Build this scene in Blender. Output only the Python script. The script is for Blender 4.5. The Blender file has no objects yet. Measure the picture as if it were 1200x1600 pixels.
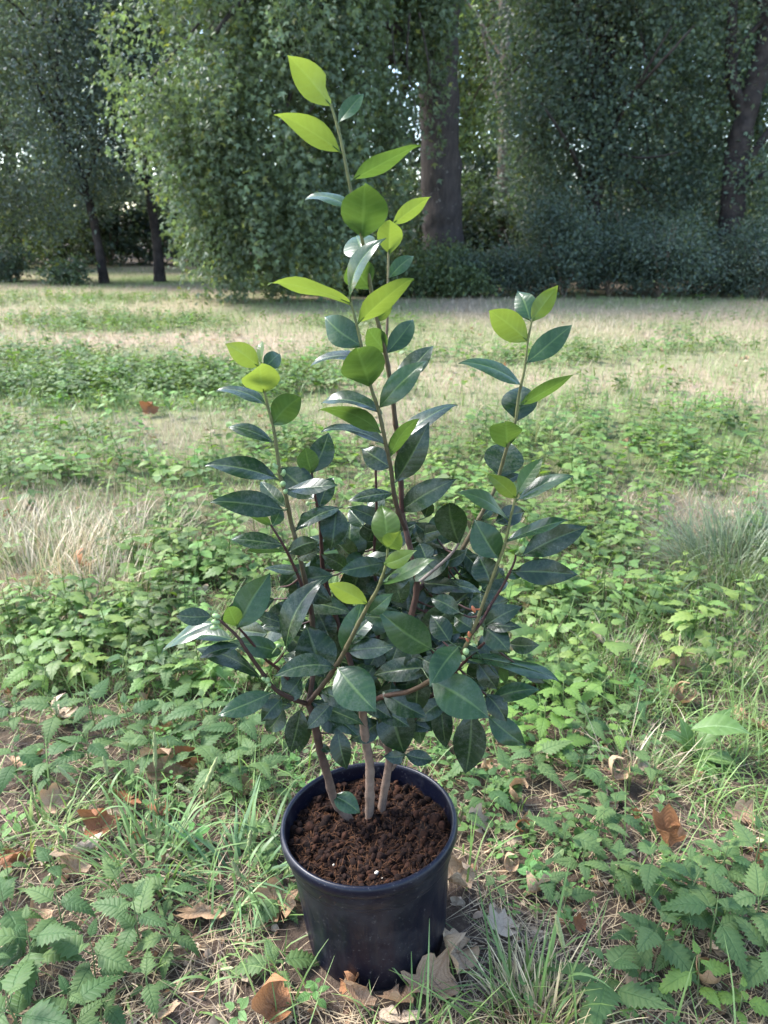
import bpy, math, random
import numpy as np
from mathutils import Vector, Matrix

random.seed(7); rng = np.random.default_rng(11)
R = math.radians
SC = bpy.context.scene
COL = SC.collection

# ------------------------------------------------------------------ camera, sky, sun, exposure
CAM_H, PITCH, FPX = 1.114, R(20.0), 1200.0
cam_d = bpy.data.cameras.new('camera'); cam = bpy.data.objects.new('camera', cam_d); COL.objects.link(cam)
cam.location = (0, 0, CAM_H); cam.rotation_euler = (R(90) - PITCH, 0, 0)
cam_d.sensor_fit = 'VERTICAL'; cam_d.sensor_height = 36.0; cam_d.lens = 36.0 * FPX / 1600.0
cam_d.clip_start = 0.02; cam_d.clip_end = 1500
cam_d.dof.use_dof = True; cam_d.dof.focus_distance = 1.05; cam_d.dof.aperture_fstop = 9.0
SC.camera = cam

SUN_EL, SUN_AZ = R(50), R(-72)          # azimuth from +Y (the view direction), negative = to the left
w = bpy.data.worlds.new('World'); SC.world = w; w.use_nodes = True
nt = w.node_tree; bg = nt.nodes['Background']
sky = nt.nodes.new('ShaderNodeTexSky'); sky.sky_type = 'NISHITA'; sky.sun_disc = False
sky.sun_elevation = SUN_EL; sky.sun_rotation = SUN_AZ
sky.air_density = 1.0; sky.dust_density = 1.2; sky.ozone_density = 1.0
nt.links.new(sky.outputs[0], bg.inputs[0]); bg.inputs[1].default_value = 0.105
sd = bpy.data.lights.new('sun', 'SUN'); sd.energy = 1.5; sd.angle = R(20); sd.color = (1.0, 0.98, 0.95)
sun = bpy.data.objects.new('sun', sd); COL.objects.link(sun)
sdir = Vector((math.sin(SUN_AZ) * math.cos(SUN_EL), math.cos(SUN_AZ) * math.cos(SUN_EL), math.sin(SUN_EL)))
sun.rotation_euler = (-sdir).to_track_quat('-Z', 'Y').to_euler(); sun.location = sdir * 30
SC.view_settings.view_transform = 'Standard'; SC.view_settings.look = 'None'
SC.view_settings.gamma = 1.0; SC.view_settings.exposure = 2.8
SC.render.engine = 'CYCLES'
SC.cycles.max_bounces = 7; SC.cycles.transmission_bounces = 5; SC.cycles.diffuse_bounces = 4; SC.cycles.glossy_bounces = 2

# ------------------------------------------------------------------ helpers
cp, sp = math.cos(PITCH), math.sin(PITCH)
def ray(px, py):
    u = (px - 600) / FPX; v = (800 - py) / FPX
    return Vector((u, cp + v * sp, -sp + v * cp))
def P(px, py, Y):                       # point on the pixel's ray at distance Y in front
    d = ray(px, py); return Vector((0, 0, CAM_H)) + d * (Y / d.y)
def G(px, py, z=0.0):                   # point on the pixel's ray at height z
    d = ray(px, py); return Vector((0, 0, CAM_H)) + d * ((z - CAM_H) / d.z)
def proj(x, y, z):                      # numpy: world -> pixel
    dz = z - CAM_H
    zc = y * cp - dz * sp; up = y * sp + dz * cp
    zc = np.maximum(zc, 1e-3)
    return 600 + FPX * x / zc, 800 - FPX * up / zc

def _hash(ix, iy, s):
    h = (ix.astype(np.int64) * 374761393 + iy.astype(np.int64) * 668265263 + s * 974711) & 0x7fffffff
    h = ((h ^ (h >> 13)) * 1274126177) & 0x7fffffff
    return ((h ^ (h >> 16)) & 0xffff) / 65535.0
def vnoise(x, y, s=0):
    x = np.asarray(x, float); y = np.asarray(y, float)
    ix = np.floor(x); iy = np.floor(y); fx = x - ix; fy = y - iy
    fx = fx * fx * (3 - 2 * fx); fy = fy * fy * (3 - 2 * fy)
    a = _hash(ix, iy, s); b = _hash(ix + 1, iy, s); c = _hash(ix, iy + 1, s); d = _hash(ix + 1, iy + 1, s)
    return (a * (1 - fx) + b * fx) * (1 - fy) + (c * (1 - fx) + d * fx) * fy
def fbm(x, y, s=0, o=4):
    t = 0; a = 0.5; f = 1
    for k in range(o):
        t = t + a * vnoise(x * f, y * f, s + k * 17); a *= 0.5; f *= 2.03
    return t
def gz(x, y):                            # height of the ground
    x = np.asarray(x, float); y = np.asarray(y, float)
    near = 1 / (1 + ((x + 0.02) ** 2 + (y - 0.99) ** 2) / 0.06)
    h = (fbm(x * 2.2, y * 2.2, 3, 3) - 0.45) * 0.035 + (fbm(x * 0.3, y * 0.3, 5, 2) - 0.4) * 0.10 * np.clip((y - 2.5) / 4, 0, 1)
    h = h + (fbm(x * 11, y * 11, 9, 3) - 0.45) * 0.016
    return h * (1 - 0.85 * near)

def tag(o, label=None, cat=None, group=None, kind=None):
    if label: o['label'] = label
    if cat: o['category'] = cat
    if group: o['group'] = group
    if kind: o['kind'] = kind
    return o
def empty(name, loc):
    o = bpy.data.objects.new(name, None); COL.objects.link(o); o.location = loc; o.empty_display_size = 0.05
    o.matrix_world = Matrix.Translation(Vector(loc)); return o

def mesh(name, V, F, mat, cols=None, uv=None, smooth=True):
    """V (n,3); F list of (m,k) index arrays or ragged list of tuples; cols (n,3) point colours; uv (n,2) per vertex"""
    V = np.asarray(V, np.float32)
    me = bpy.data.meshes.new(name)
    if isinstance(F, np.ndarray): F = [F]
    if len(F) and isinstance(F[0], np.ndarray):
        loops = np.concatenate([f.ravel() for f in F]).astype(np.int32)
        tot = np.concatenate([np.full(len(f), f.shape[1], np.int32) for f in F])
    else:
        loops = np.array([i for f in F for i in f], np.int32); tot = np.array([len(f) for f in F], np.int32)
    st = np.zeros(len(tot), np.int32); st[1:] = np.cumsum(tot)[:-1]
    me.vertices.add(len(V)); me.vertices.foreach_set('co', V.ravel())
    me.loops.add(len(loops)); me.loops.foreach_set('vertex_index', loops)
    me.polygons.add(len(tot)); me.polygons.foreach_set('loop_start', st); me.polygons.foreach_set('loop_total', tot)
    me.polygons.foreach_set('use_smooth', np.full(len(tot), smooth))
    if cols is not None:
        a = me.color_attributes.new('Col', 'FLOAT_COLOR', 'POINT')
        c4 = np.ones((len(V), 4), np.float32); c4[:, :3] = cols; a.data.foreach_set('color', c4.ravel())
    if uv is not None:
        l = me.uv_layers.new(name='UVMap'); l.data.foreach_set('uv', np.asarray(uv, np.float32)[loops].ravel())
    me.update(calc_edges=True); me.validate()
    if mat: me.materials.append(mat)
    return me
def obj(name, me, parent=None, loc=None):
    o = bpy.data.objects.new(name, me); COL.objects.link(o)
    if parent is not None: o.parent = parent
    if loc is not None: o.location = loc
    return o
def wobj(name, V, F, mat, parent=None, **k):
    """mesh given in world coordinates, stored relative to its parent"""
    V = np.asarray(V, float)
    if parent is not None:
        inv = np.array(parent.matrix_world.inverted()); V = V @ inv[:3, :3].T + inv[:3, 3]
    return obj(name, mesh(name, V, F, mat, **k), parent)
class Acc:                               # collects pieces of ONE mesh
    def __init__(s): s.V = []; s.F = []; s.C = []; s.U = []; s.n = 0
    def add(s, V, F, c=None, uv=None):
        V = np.asarray(V, float); s.V.append(V)
        for f in (F if isinstance(F, list) else [F]): s.F.append(np.asarray(f) + s.n)
        s.C.append(np.broadcast_to(np.asarray((1, 1, 1) if c is None else c, float), V.shape))
        s.U.append(np.zeros((len(V), 2)) if uv is None else np.asarray(uv)); s.n += len(V)
    def out(s):
        return np.concatenate(s.V), s.F, np.concatenate(s.C), np.concatenate(s.U)
    def build(s, name, mat, parent=None, smooth=True):
        V, F, C, U = s.out(); return wobj(name, V, F, mat, parent, cols=C, uv=U, smooth=smooth)

def spline(pts, n):                      # Catmull-Rom through pts (k,d) -> n samples
    p = np.asarray(pts, float)
    if len(p) == 2: t = np.linspace(0, 1, n)[:, None]; return p[0] * (1 - t) + p[1] * t
    q = np.vstack([2 * p[0] - p[1], p, 2 * p[-1] - p[-2]])
    t = np.linspace(0, len(p) - 1 - 1e-6, n); i = t.astype(int); f = (t - i)[:, None]
    a, b, c, d = q[i], q[i + 1], q[i + 2], q[i + 3]
    return 0.5 * (2 * b + (c - a) * f + (2 * a - 5 * b + 4 * c - d) * f ** 2 + (3 * b - a - 3 * c + d) * f ** 3)
def tube(pts, rad, n=None, k=8, bump=0.0, seed=0):
    """smooth tapered tube; pts (m,3), rad (m,) -> V, F"""
    pts = np.asarray(pts, float); rad = np.asarray(rad, float)
    n = n or max(2, 4 * len(pts))
    c = spline(np.column_stack([pts, rad]), n); q, r = c[:, :3], np.maximum(c[:, 3], 1e-4)
    t = np.gradient(q, axis=0); t /= np.linalg.norm(t, axis=1)[:, None] + 1e-12
    up = np.array([0.31, 0.9, 0.17]); V = []
    s = np.cross(t, up); s /= np.linalg.norm(s, axis=1)[:, None] + 1e-12; b = np.cross(t, s)
    a = np.linspace(0, 2 * math.pi, k, endpoint=False)
    rr = r[:, None] * (1 + bump * (vnoise(np.arange(n)[:, None] * 0.7 + 0 * a, a[None, :] * 1.3 + seed, seed) - 0.5))
    V = (q[:, None, :] + rr[:, :, None] * (np.cos(a)[None, :, None] * s[:, None, :] + np.sin(a)[None, :, None] * b[:, None, :])).reshape(-1, 3)
    i = np.arange(n - 1)[:, None] * k; j = np.arange(k)[None, :]; j2 = (j + 1) % k
    F = np.stack([i + j, i + j2, i + k + j2, i + k + j], -1).reshape(-1, 4)
    return V, F
def lathe(prof, k, mod=None):
    prof = np.asarray(prof, float); a = np.linspace(0, 2 * math.pi, k, endpoint=False)
    r = prof[:, 0][:, None] * np.ones(k)
    if mod is not None: r = r * mod(prof[:, 1][:, None], a[None, :])
    V = np.stack([r * np.cos(a), r * np.sin(a), prof[:, 1][:, None] * np.ones(k)], -1).reshape(-1, 3)
    i = np.arange(len(prof) - 1)[:, None] * k; j = np.arange(k)[None, :]; j2 = (j + 1) % k
    return V, np.stack([i + j, i + j2, i + k + j2, i + k + j], -1).reshape(-1, 4)
def euler_mats(rx, ry, rz):
    cx, sx, cy, sy, cz, sz = np.cos(rx), np.sin(rx), np.cos(ry), np.sin(ry), np.cos(rz), np.sin(rz)
    M = np.empty((len(rx), 3, 3))
    M[:, 0, 0] = cz * cy; M[:, 0, 1] = cz * sy * sx - sz * cx; M[:, 0, 2] = cz * sy * cx + sz * sx
    M[:, 1, 0] = sz * cy; M[:, 1, 1] = sz * sy * sx + cz * cx; M[:, 1, 2] = sz * sy * cx - cz * sx
    M[:, 2, 0] = -sy; M[:, 2, 1] = cy * sx; M[:, 2, 2] = cy * cx
    return M
def scatter(acc, tv, tf, pos, M, scale, cols, uv=None):
    """copies of a template (tv, list of face arrays) into one mesh"""
    n, k = len(pos), len(tv)
    V = np.einsum('nij,kj->nki', M, tv) * np.asarray(scale)[:, None, None] + pos[:, None, :]
    F = [(f[None] + (np.arange(n) * k)[:, None, None]).reshape(-1, f.shape[1]) for f in tf]
    acc.add(V.reshape(-1, 3), F, np.repeat(cols, k, 0), None if uv is None else np.tile(uv, (n, 1)))
def unit(v): return v / (np.linalg.norm(v) + 1e-12)

# ------------------------------------------------------------------ materials
def new_mat(name):
    m = bpy.data.materials.new(name); m.use_nodes = True; t = m.node_tree
    return m, t, t.nodes['Principled BSDF'], t.nodes['Material Output']
def N(t, kind, **k):
    n = t.nodes.new(kind)
    for a, v in k.items():
        if a in ('operation', 'blend_type', 'data_type', 'noise_dimensions', 'attribute_name', 'wave_type', 'feature', 'bands_direction'): setattr(n, a, v)
        else: n.inputs[a.replace('_', ' ')].default_value = v
    return n
def mixc(t, fac, a, b, blend='MIX'):
    n = t.nodes.new('ShaderNodeMix'); n.data_type = 'RGBA'; n.blend_type = blend
    for s, v in ((0, fac), (6, a), (7, b)):
        if hasattr(v, 'links') or hasattr(v, 'is_linked'): t.links.new(v, n.inputs[s])
        else: n.inputs[s].default_value = v if s == 0 else (*v, 1)[:4]
    return n.outputs[2]
def math_n(t, op, a, b=0.0):
    n = t.nodes.new('ShaderNodeMath'); n.operation = op
    for i, v in enumerate((a, b)):
        if hasattr(v, 'is_linked'): t.links.new(v, n.inputs[i])
        else: n.inputs[i].default_value = v
    return n.outputs[0]
def ramp(t, src, lo, hi):
    n = t.nodes.new('ShaderNodeMapRange'); t.links.new(src, n.inputs[0]); n.inputs[1].default_value = lo; n.inputs[2].default_value = hi
    return n.outputs[0]
def noise(t, scale, detail=4, coord='Object', rough=0.55):
    tc = t.nodes.new('ShaderNodeTexCoord'); n = t.nodes.new('ShaderNodeTexNoise')
    n.inputs['Scale'].default_value = scale; n.inputs['Detail'].default_value = detail; n.inputs['Roughness'].default_value = rough
    t.links.new(tc.outputs[coord], n.inputs['Vector']); return n.outputs[0]
def bump(t, b, h, strength, dist=0.001):
    n = t.nodes.new('ShaderNodeBump'); n.inputs['Strength'].default_value = strength; n.inputs['Distance'].default_value = dist
    t.links.new(h, n.inputs['Height']); t.links.new(n.outputs[0], b.inputs['Normal'])
def veins(t, nv=7.0, slant=3.0):
    """(midrib mask, side-vein height) from the leaf's own UV: u across 0..1, v along 0..1"""
    uv = t.nodes.new('ShaderNodeUVMap'); s = t.nodes.new('ShaderNodeSeparateXYZ'); t.links.new(uv.outputs[0], s.inputs[0])
    au = math_n(t, 'ABSOLUTE', math_n(t, 'SUBTRACT', s.outputs[0], 0.5))
    mid = math_n(t, 'SUBTRACT', 1.0, ramp(t, au, 0.014, 0.05))
    ph = math_n(t, 'SUBTRACT', math_n(t, 'MULTIPLY', s.outputs[1], nv * 6.283), math_n(t, 'MULTIPLY', au, slant * 6.283))
    side = math_n(t, 'POWER', math_n(t, 'ADD', math_n(t, 'MULTIPLY', math_n(t, 'SINE', ph), 0.5), 0.5), 3.0)
    return mid, side, s.outputs[1]
def leafy(name, col=None, col2=None, trans=0.35, tcol=None, rough=0.5, attr=False, dust=0.0, nv=7, slant=3.0, vein=0.35, vcol=None,
          bumpy=0.3, rnd=0.25, spec=0.5, coat=0.0, tmul=(1.5, 1.7, 0.6), sidev=0.3):
    """thin leaf: gloss over diffuse plus light coming through"""
    m, t, b, out = new_mat(name)
    if attr:
        a = N(t, 'ShaderNodeAttribute', attribute_name='Col'); base = a.outputs[0]
    else:
        oi = t.nodes.new('ShaderNodeObjectInfo')
        base = mixc(t, oi.outputs['Random'], col, col2 or col)
    nz = noise(t, 60, 3)
    base = mixc(t, ramp(t, nz, 0.3, 0.75), base, mixc(t, 1.0, base, (1 - rnd, 1 - rnd, 1 - rnd), 'MULTIPLY'))
    hgt = None
    if vein > 0:
        mid, side, vv = veins(t, nv, slant)
        vc = vcol or (0.18, 0.28, 0.09)
        base = mixc(t, math_n(t, 'MULTIPLY', mid, vein), base, vc)
        base = mixc(t, math_n(t, 'MULTIPLY', side, vein * sidev), base, vc)
        hgt = math_n(t, 'SUBTRACT', math_n(t, 'MULTIPLY', side, -0.6), mid)
    rgh = rough
    if dust > 0:
        dn = noise(t, 28, 6, rough=0.75); dn2 = noise(t, 400, 2)
        df = math_n(t, 'MULTIPLY', ramp(t, math_n(t, 'ADD', math_n(t, 'MULTIPLY', dn, 0.75), math_n(t, 'MULTIPLY', dn2, 0.25)), 0.47, 0.68), dust)
        base = mixc(t, df, base, (0.30, 0.31, 0.27))
        r = t.nodes.new('ShaderNodeMapRange'); t.links.new(df, r.inputs[0]); r.inputs[3].default_value = rough; r.inputs[4].default_value = rough + 0.35
        t.links.new(r.outputs[0], b.inputs['Roughness'])
    else:
        b.inputs['Roughness'].default_value = rough
    t.links.new(base, b.inputs['Base Color']); b.inputs['Specular IOR Level'].default_value = spec
    if coat: b.inputs['Coat Weight'].default_value = coat; b.inputs['Coat Roughness'].default_value = 0.25
    if hgt is not None and bumpy > 0: bump(t, b, hgt, bumpy, 0.0008)
    tr = t.nodes.new('ShaderNodeBsdfTranslucent')
    if tcol: t.links.new(mixc(t, 0.75, base, tcol), tr.inputs[0])
    else: t.links.new(mixc(t, 1.0, base, tmul, 'MULTIPLY'), tr.inputs[0])
    mx = t.nodes.new('ShaderNodeMixShader'); mx.inputs[0].default_value = trans
    t.links.new(b.outputs[0], mx.inputs[1]); t.links.new(tr.outputs[0], mx.inputs[2]); t.links.new(mx.outputs[0], out.inputs[0])
    return m
def plain(name, col, col2, scale=20, rough=0.7, bmp=0.3, bscale=80, detail=5, lo=0.35, hi=0.65, attr=False, spec=0.4, dist=0.002):
    m, t, b, out = new_mat(name)
    f = ramp(t, noise(t, scale, detail), lo, hi)
    if attr:
        a = N(t, 'ShaderNodeAttribute', attribute_name='Col')
        base = mixc(t, f, mixc(t, 1.0, a.outputs[0], col, 'MULTIPLY'), mixc(t, 1.0, a.outputs[0], col2, 'MULTIPLY'))
    else: base = mixc(t, f, col, col2)
    t.links.new(base, b.inputs['Base Color']); b.inputs['Roughness'].default_value = rough; b.inputs['Specular IOR Level'].default_value = spec
    if bmp: bump(t, b, noise(t, bscale, 4), bmp, dist)
    return m

M = {}
# shrub in the pot
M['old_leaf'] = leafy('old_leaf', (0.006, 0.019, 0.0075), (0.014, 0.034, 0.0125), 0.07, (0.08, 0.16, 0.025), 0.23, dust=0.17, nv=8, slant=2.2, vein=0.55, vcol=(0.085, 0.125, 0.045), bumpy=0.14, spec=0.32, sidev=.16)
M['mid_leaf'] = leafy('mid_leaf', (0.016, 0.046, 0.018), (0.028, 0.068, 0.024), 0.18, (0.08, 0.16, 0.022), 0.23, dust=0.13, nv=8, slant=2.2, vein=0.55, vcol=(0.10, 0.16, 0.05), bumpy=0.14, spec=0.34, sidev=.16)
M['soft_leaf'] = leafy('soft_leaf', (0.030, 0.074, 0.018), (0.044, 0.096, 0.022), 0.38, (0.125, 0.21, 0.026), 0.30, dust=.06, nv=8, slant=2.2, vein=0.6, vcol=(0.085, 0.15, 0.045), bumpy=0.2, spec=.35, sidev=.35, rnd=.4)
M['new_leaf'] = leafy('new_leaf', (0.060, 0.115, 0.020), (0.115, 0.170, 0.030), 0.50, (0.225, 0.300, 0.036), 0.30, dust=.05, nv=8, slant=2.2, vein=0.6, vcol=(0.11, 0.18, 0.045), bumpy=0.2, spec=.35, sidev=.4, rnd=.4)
M['bark'] = plain('stem_bark', (0.75, 0.75, 0.75), (1.15, 1.15, 1.1), 90, 0.65, 0.5, 220, attr=True)
M['bud'] = plain('bud_skin', (0.16, 0.24, 0.09), (0.22, 0.31, 0.13), 120, 0.45, 0.15, 300)
M['red_bud'] = plain('red_bud_skin', (0.30, 0.07, 0.03), (0.36, 0.13, 0.05), 120, 0.5, 0.15, 300)
# pot and its soil
def pot_mat():
    m, t, b, out = new_mat('pot_plastic')
    d = math_n(t, 'MULTIPLY', ramp(t, noise(t, 11, 8, rough=0.75), 0.47, 0.76), 0.6)
    sp_ = ramp(t, noise(t, 240, 3), 0.63, 0.70)
    base = mixc(t, math_n(t, 'MULTIPLY', d, 0.6), (0.002, 0.003, 0.010), (0.075, 0.07, 0.07))
    base = mixc(t, math_n(t, 'MULTIPLY', sp_, 0.30), base, (0.16, 0.15, 0.15))
    t.links.new(base, b.inputs['Base Color'])
    r = t.nodes.new('ShaderNodeMapRange'); t.links.new(d, r.inputs[0]); r.inputs[3].default_value = 0.36; r.inputs[4].default_value = 0.75
    t.links.new(r.outputs[0], b.inputs['Roughness']); b.inputs['Specular IOR Level'].default_value = .33; bump(t, b, noise(t, 350, 3), 0.12, 0.0006)
    return m
M['pot'] = pot_mat()
M['peat'] = plain('peat', (0.005, 0.003, 0.0025), (0.024, 0.0115, 0.0075), 55, 0.95, 0.9, 160, 6, 0.38, 0.68, spec=0.15, dist=0.006)
M['peat_bit'] = plain('peat_bit', (0.7, 0.7, 0.7), (1.3, 1.2, 1.1), 150, 0.95, 0.6, 400, attr=True, spec=0.15)
# ground
def ground_mat():
    m, t, b, out = new_mat('ground_soil')
    a = N(t, 'ShaderNodeAttribute', attribute_name='Col')
    n1 = noise(t, 9, 8, rough=0.7); n2 = noise(t, 70, 5, rough=0.7)
    base = mixc(t, ramp(t, n1, 0.3, 0.7), mixc(t, 1.0, a.outputs[0], (0.6, 0.58, 0.55), 'MULTIPLY'), mixc(t, 1.0, a.outputs[0], (1.25, 1.22, 1.18), 'MULTIPLY'))
    base = mixc(t, math_n(t, 'MULTIPLY', ramp(t, n2, 0.52, 0.7), 0.5), base, (0.20, 0.155, 0.105))
    t.links.new(base, b.inputs['Base Color']); b.inputs['Roughness'].default_value = 0.95; b.inputs['Specular IOR Level'].default_value = 0.15
    bump(t, b, math_n(t, 'ADD', n2, n1), 0.8, 0.012)
    return m
M['ground'] = ground_mat()
M['straw'] = leafy('straw', attr=True, trans=0.15, rough=0.6, vein=0, rnd=0.2, spec=0.3, tmul=(1.2, 1.1, .85))
M['blade'] = leafy('grass_blade', attr=True, trans=0.28, rough=0.45, vein=0, rnd=0.2, spec=0.35, tmul=(1.3, 1.35, .75))
M['nettle'] = leafy('nettle_leaf', (0.052, 0.104, 0.036), (0.125, 0.185, 0.064), 0.25, (0.20, 0.36, 0.06), 0.55, nv=8, slant=2.0, vein=0.55, vcol=(0.045, 0.10, 0.035), bumpy=1.0, sidev=.6, spec=0.22)
M['nettle_light'] = leafy('nettle_leaf_light', (0.12, 0.215, 0.042), (0.17, 0.28, 0.06), 0.35, (0.34, 0.52, 0.06), 0.55, nv=7, slant=2.0, vein=0.35, vcol=(0.09, 0.18, 0.05), bumpy=0.9, spec=0.35)
M['weed'] = leafy('weed_leaf', attr=True, trans=0.30, rough=0.5, nv=7, slant=2.0, vein=0.3, vcol=(0.07, 0.14, 0.04), bumpy=0.7, spec=0.35)
M['weed_stem'] = plain('weed_stem', (0.12, 0.17, 0.06), (0.17, 0.20, 0.08), 60, 0.6, 0.1)
M['dock'] = leafy('dock_leaf', (0.075, 0.150, 0.03), (0.10, 0.18, 0.04), 0.3, (0.16, 0.28, 0.04), 0.5, nv=6, slant=2.0, vein=0.5, vcol=(0.22, 0.32, 0.14), bumpy=0.6)
M['dead'] = leafy('dead_leaf', (0.43, 0.27, 0.155), (0.56, 0.40, 0.25), 0.15, (0.5, 0.28, 0.12), 0.65, nv=6, slant=2.2, vein=0.4, vcol=(0.24, 0.13, 0.07), bumpy=1.0, rnd=0.45, spec=0.3)
M['dead_red'] = leafy('dead_leaf_russet', (0.30, 0.125, 0.055), (0.42, 0.20, 0.09), 0.15, (0.4, 0.18, 0.07), 0.65, nv=6, slant=2.2, vein=0.4, vcol=(0.17, 0.08, 0.04), bumpy=1.0, rnd=0.45, spec=0.3)
M['dead_pale'] = leafy('dead_leaf_bleached', (0.46, 0.35, 0.24), (0.54, 0.42, 0.30), 0.15, (0.5, 0.4, 0.3), 0.7, nv=6, slant=2.2, vein=0.4, vcol=(0.36, 0.27, 0.20), bumpy=1.0, rnd=0.35, spec=0.3)
M['litter'] = leafy('leaf_litter', attr=True, trans=0.1, rough=0.7, vein=0, rnd=0.4, spec=0.25)
# trees
M['tree_leaf'] = leafy('tree_leaf', attr=True, trans=0.36, rough=0.45, vein=0, rnd=0.2, spec=0.4, tmul=(1.4, 1.5, .7))
M['tree_bark'] = plain('tree_bark', (0.020, 0.016, 0.015), (0.052, 0.042, 0.038), 6, 0.9, 0.9, 18, 8, spec=0.2, dist=0.03)
def plane_bark():
    m, t, b, out = new_mat('plane_bark')
    tc = t.nodes.new('ShaderNodeTexCoord'); mp = t.nodes.new('ShaderNodeMapping'); mp.inputs['Scale'].default_value = (9, 9, 2.2)
    t.links.new(tc.outputs['Object'], mp.inputs[0]); n = t.nodes.new('ShaderNodeTexNoise'); n.inputs['Scale'].default_value = 1.6; n.inputs['Detail'].default_value = 8; n.inputs['Roughness'].default_value = 0.7
    t.links.new(mp.outputs[0], n.inputs['Vector'])
    base = mixc(t, ramp(t, n.outputs[0], 0.35, 0.65), (0.022, 0.017, 0.015), (0.060, 0.046, 0.041))
    base = mixc(t, ramp(t, noise(t, 7, 5, rough=0.7), 0.62, 0.68), base, (0.16, 0.145, 0.13))
    t.links.new(base, b.inputs['Base Color']); b.inputs['Roughness'].default_value = 0.9; bump(t, b, n.outputs[0], 0.9, 0.03)
    return m
M['plane_bark'] = plane_bark()
M['twig'] = plain('twig_bark', (0.10, 0.075, 0.055), (0.17, 0.13, 0.10), 20, 0.85, 0.3)

# ------------------------------------------------------------------ where the weeds stand (patches seen on the field, as ground areas)
PATCH = [(230, 612, 300, 42, 1.0), (60, 690, 170, 30, .8), (120, 745, 260, 32, .9), (450, 720, 140, 50, .9), (940, 715, 330, 75, 1.0), (1120, 680, 160, 50, 1.),
         (700, 790, 190, 60, .9), (900, 850, 150, 60, .9), (300, 820, 120, 40, .5), (330, 900, 160, 60, .8), (150, 1000, 190, 60, .9), (330, 1080, 130, 50, .8),
         (180, 505, 190, 14, .8), (560, 505, 130, 10, .4), (60, 560, 160, 14, .6), (800, 565, 200, 14, .45), (470, 590, 90, 20, .7), (980, 620, 90, 12, .35),
         (900, 960, 160, 60, .75), (830, 1100, 120, 60, .9), (1050, 960, 120, 50, .6), (1100, 545, 130, 10, .4), (60, 470, 260, 10, .7), (260, 436, 120, 6, 1.2)]
def weedy(x, y):
    x = np.asarray(x, float); y = np.asarray(y, float)
    px, py = proj(x, y, 0 * x)
    m = np.zeros_like(x)
    for cx, cy, rx, ry, s in PATCH:
        m = np.maximum(m, s * np.clip(1.35 - ((px - cx) / rx) ** 2 - ((py - cy) / ry) ** 2, 0, 1))
    off = (px < -150) | (px > 1350) | (py > 1750) | (y < 0.3)
    m = np.where(off, np.clip((fbm(x * .5, y * .5, 31, 3) - .42) * 5, 0, 1), m)
    return np.clip(m * (0.55 + 0.9 * fbm(x * 1.7, y * 1.7, 21, 3)), 0, 1)

# ------------------------------------------------------------------ the ground
tx = np.linspace(-1, 1, 240); gx = 0.55 * np.sinh(tx * 7.2)
ty = np.linspace(-1, 1, 330); gy = 1.2 + 0.45 * np.sinh(ty * 7.4)
X, Y = np.meshgrid(gx, gy); xf, yf = X.ravel(), Y.ravel()
Z = gz(xf, yf) * np.clip(1.5 - np.abs(yf) / 60, 0, 1)
soil = np.array((0.080, 0.058, 0.044)); hay = np.array((0.30, 0.24, 0.165)); turf = np.array((0.11, 0.165, 0.055))
far = np.clip((np.hypot(xf, yf) - 1.6) / 4.5, 0, 1)[:, None]; wd = weedy(xf, yf)[:, None]
tuf = np.clip(fbm(xf * .8, yf * .8, 41, 4) * 3 - .85, 0, 1)[:, None]
c = soil * (1 - far) + hay * far; c = c * (1 - wd * .8) + (turf * far + soil * .7 * (1 - far)) * wd * .8
c = c * (1 - .55 * tuf * far) + turf * .55 * tuf * far
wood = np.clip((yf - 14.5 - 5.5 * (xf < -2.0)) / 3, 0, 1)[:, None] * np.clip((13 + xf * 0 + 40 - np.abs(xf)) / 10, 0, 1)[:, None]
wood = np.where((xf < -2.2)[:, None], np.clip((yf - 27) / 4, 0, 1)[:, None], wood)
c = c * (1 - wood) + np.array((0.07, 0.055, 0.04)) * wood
k = len(gx); ii = np.arange(len(gy) - 1)[:, None] * k; jj = np.arange(k - 1)[None, :]
F = np.stack([ii + jj, ii + jj + 1, ii + k + jj + 1, ii + k + jj], -1).reshape(-1, 4)
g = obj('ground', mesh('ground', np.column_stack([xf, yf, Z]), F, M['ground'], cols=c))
tag(g, 'bare brown soil of the field under dry grass and weeds', 'ground', kind='structure')

# ------------------------------------------------------------------ the pot
Y0 = 0.986; TILT = R(-3.2)
POT = Matrix.Translation((-0.0115, Y0, -0.003)) @ Matrix.Rotation(TILT, 4, 'Y')
pot = empty('plant_pot', (0, 0, 0)); pot.matrix_world = POT
tag(pot, 'dark navy black plastic nursery pot standing on the ground, filled with peat', 'plant pot')
H = 0.238
def flute(z, a): return 1 + 0.009 * np.clip(np.cos(a * 20) * 1.8, -1, .35) * ((z > 0.02) & (z < 0.185))
prof = [(0.0, .004), (.104, .004), (.110, .0), (.1135, .002), (.1150, .008), (.1160, .016), (.1164, .024)] + [(.1164 + (.1270 - .1164) * i / 9, .024 + .154 * i / 9) for i in range(1, 10)] + [(.1274, .183)]
v, f = lathe(prof, 176, flute); obj('pot_body', mesh('pot_body', v, f, M['pot']), pot)
v, f = lathe([(.1262, .180), (.1292, .1825), (.1314, .1835), (.1322, .186), (.1318, .1885), (.1326, .190), (.1356, .2175), (.1350, .2190)], 128); obj('collar', mesh('collar', v, f, M['pot']), pot)
v, f = lathe([(.1340, .215), (.1380, .2152), (.1404, .2175), (.1418, .223), (.1420, .230), (.1406, .2352), (.1382, .2376), (.1360, .238), (.1340, .2365), (.1328, .233), (.1322, .226), (.1305, .205), (.1275, .17), (.122, .12), (.118, .1)], 128)
obj('rim', mesh('rim', v, f, M['pot']), pot)
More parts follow.
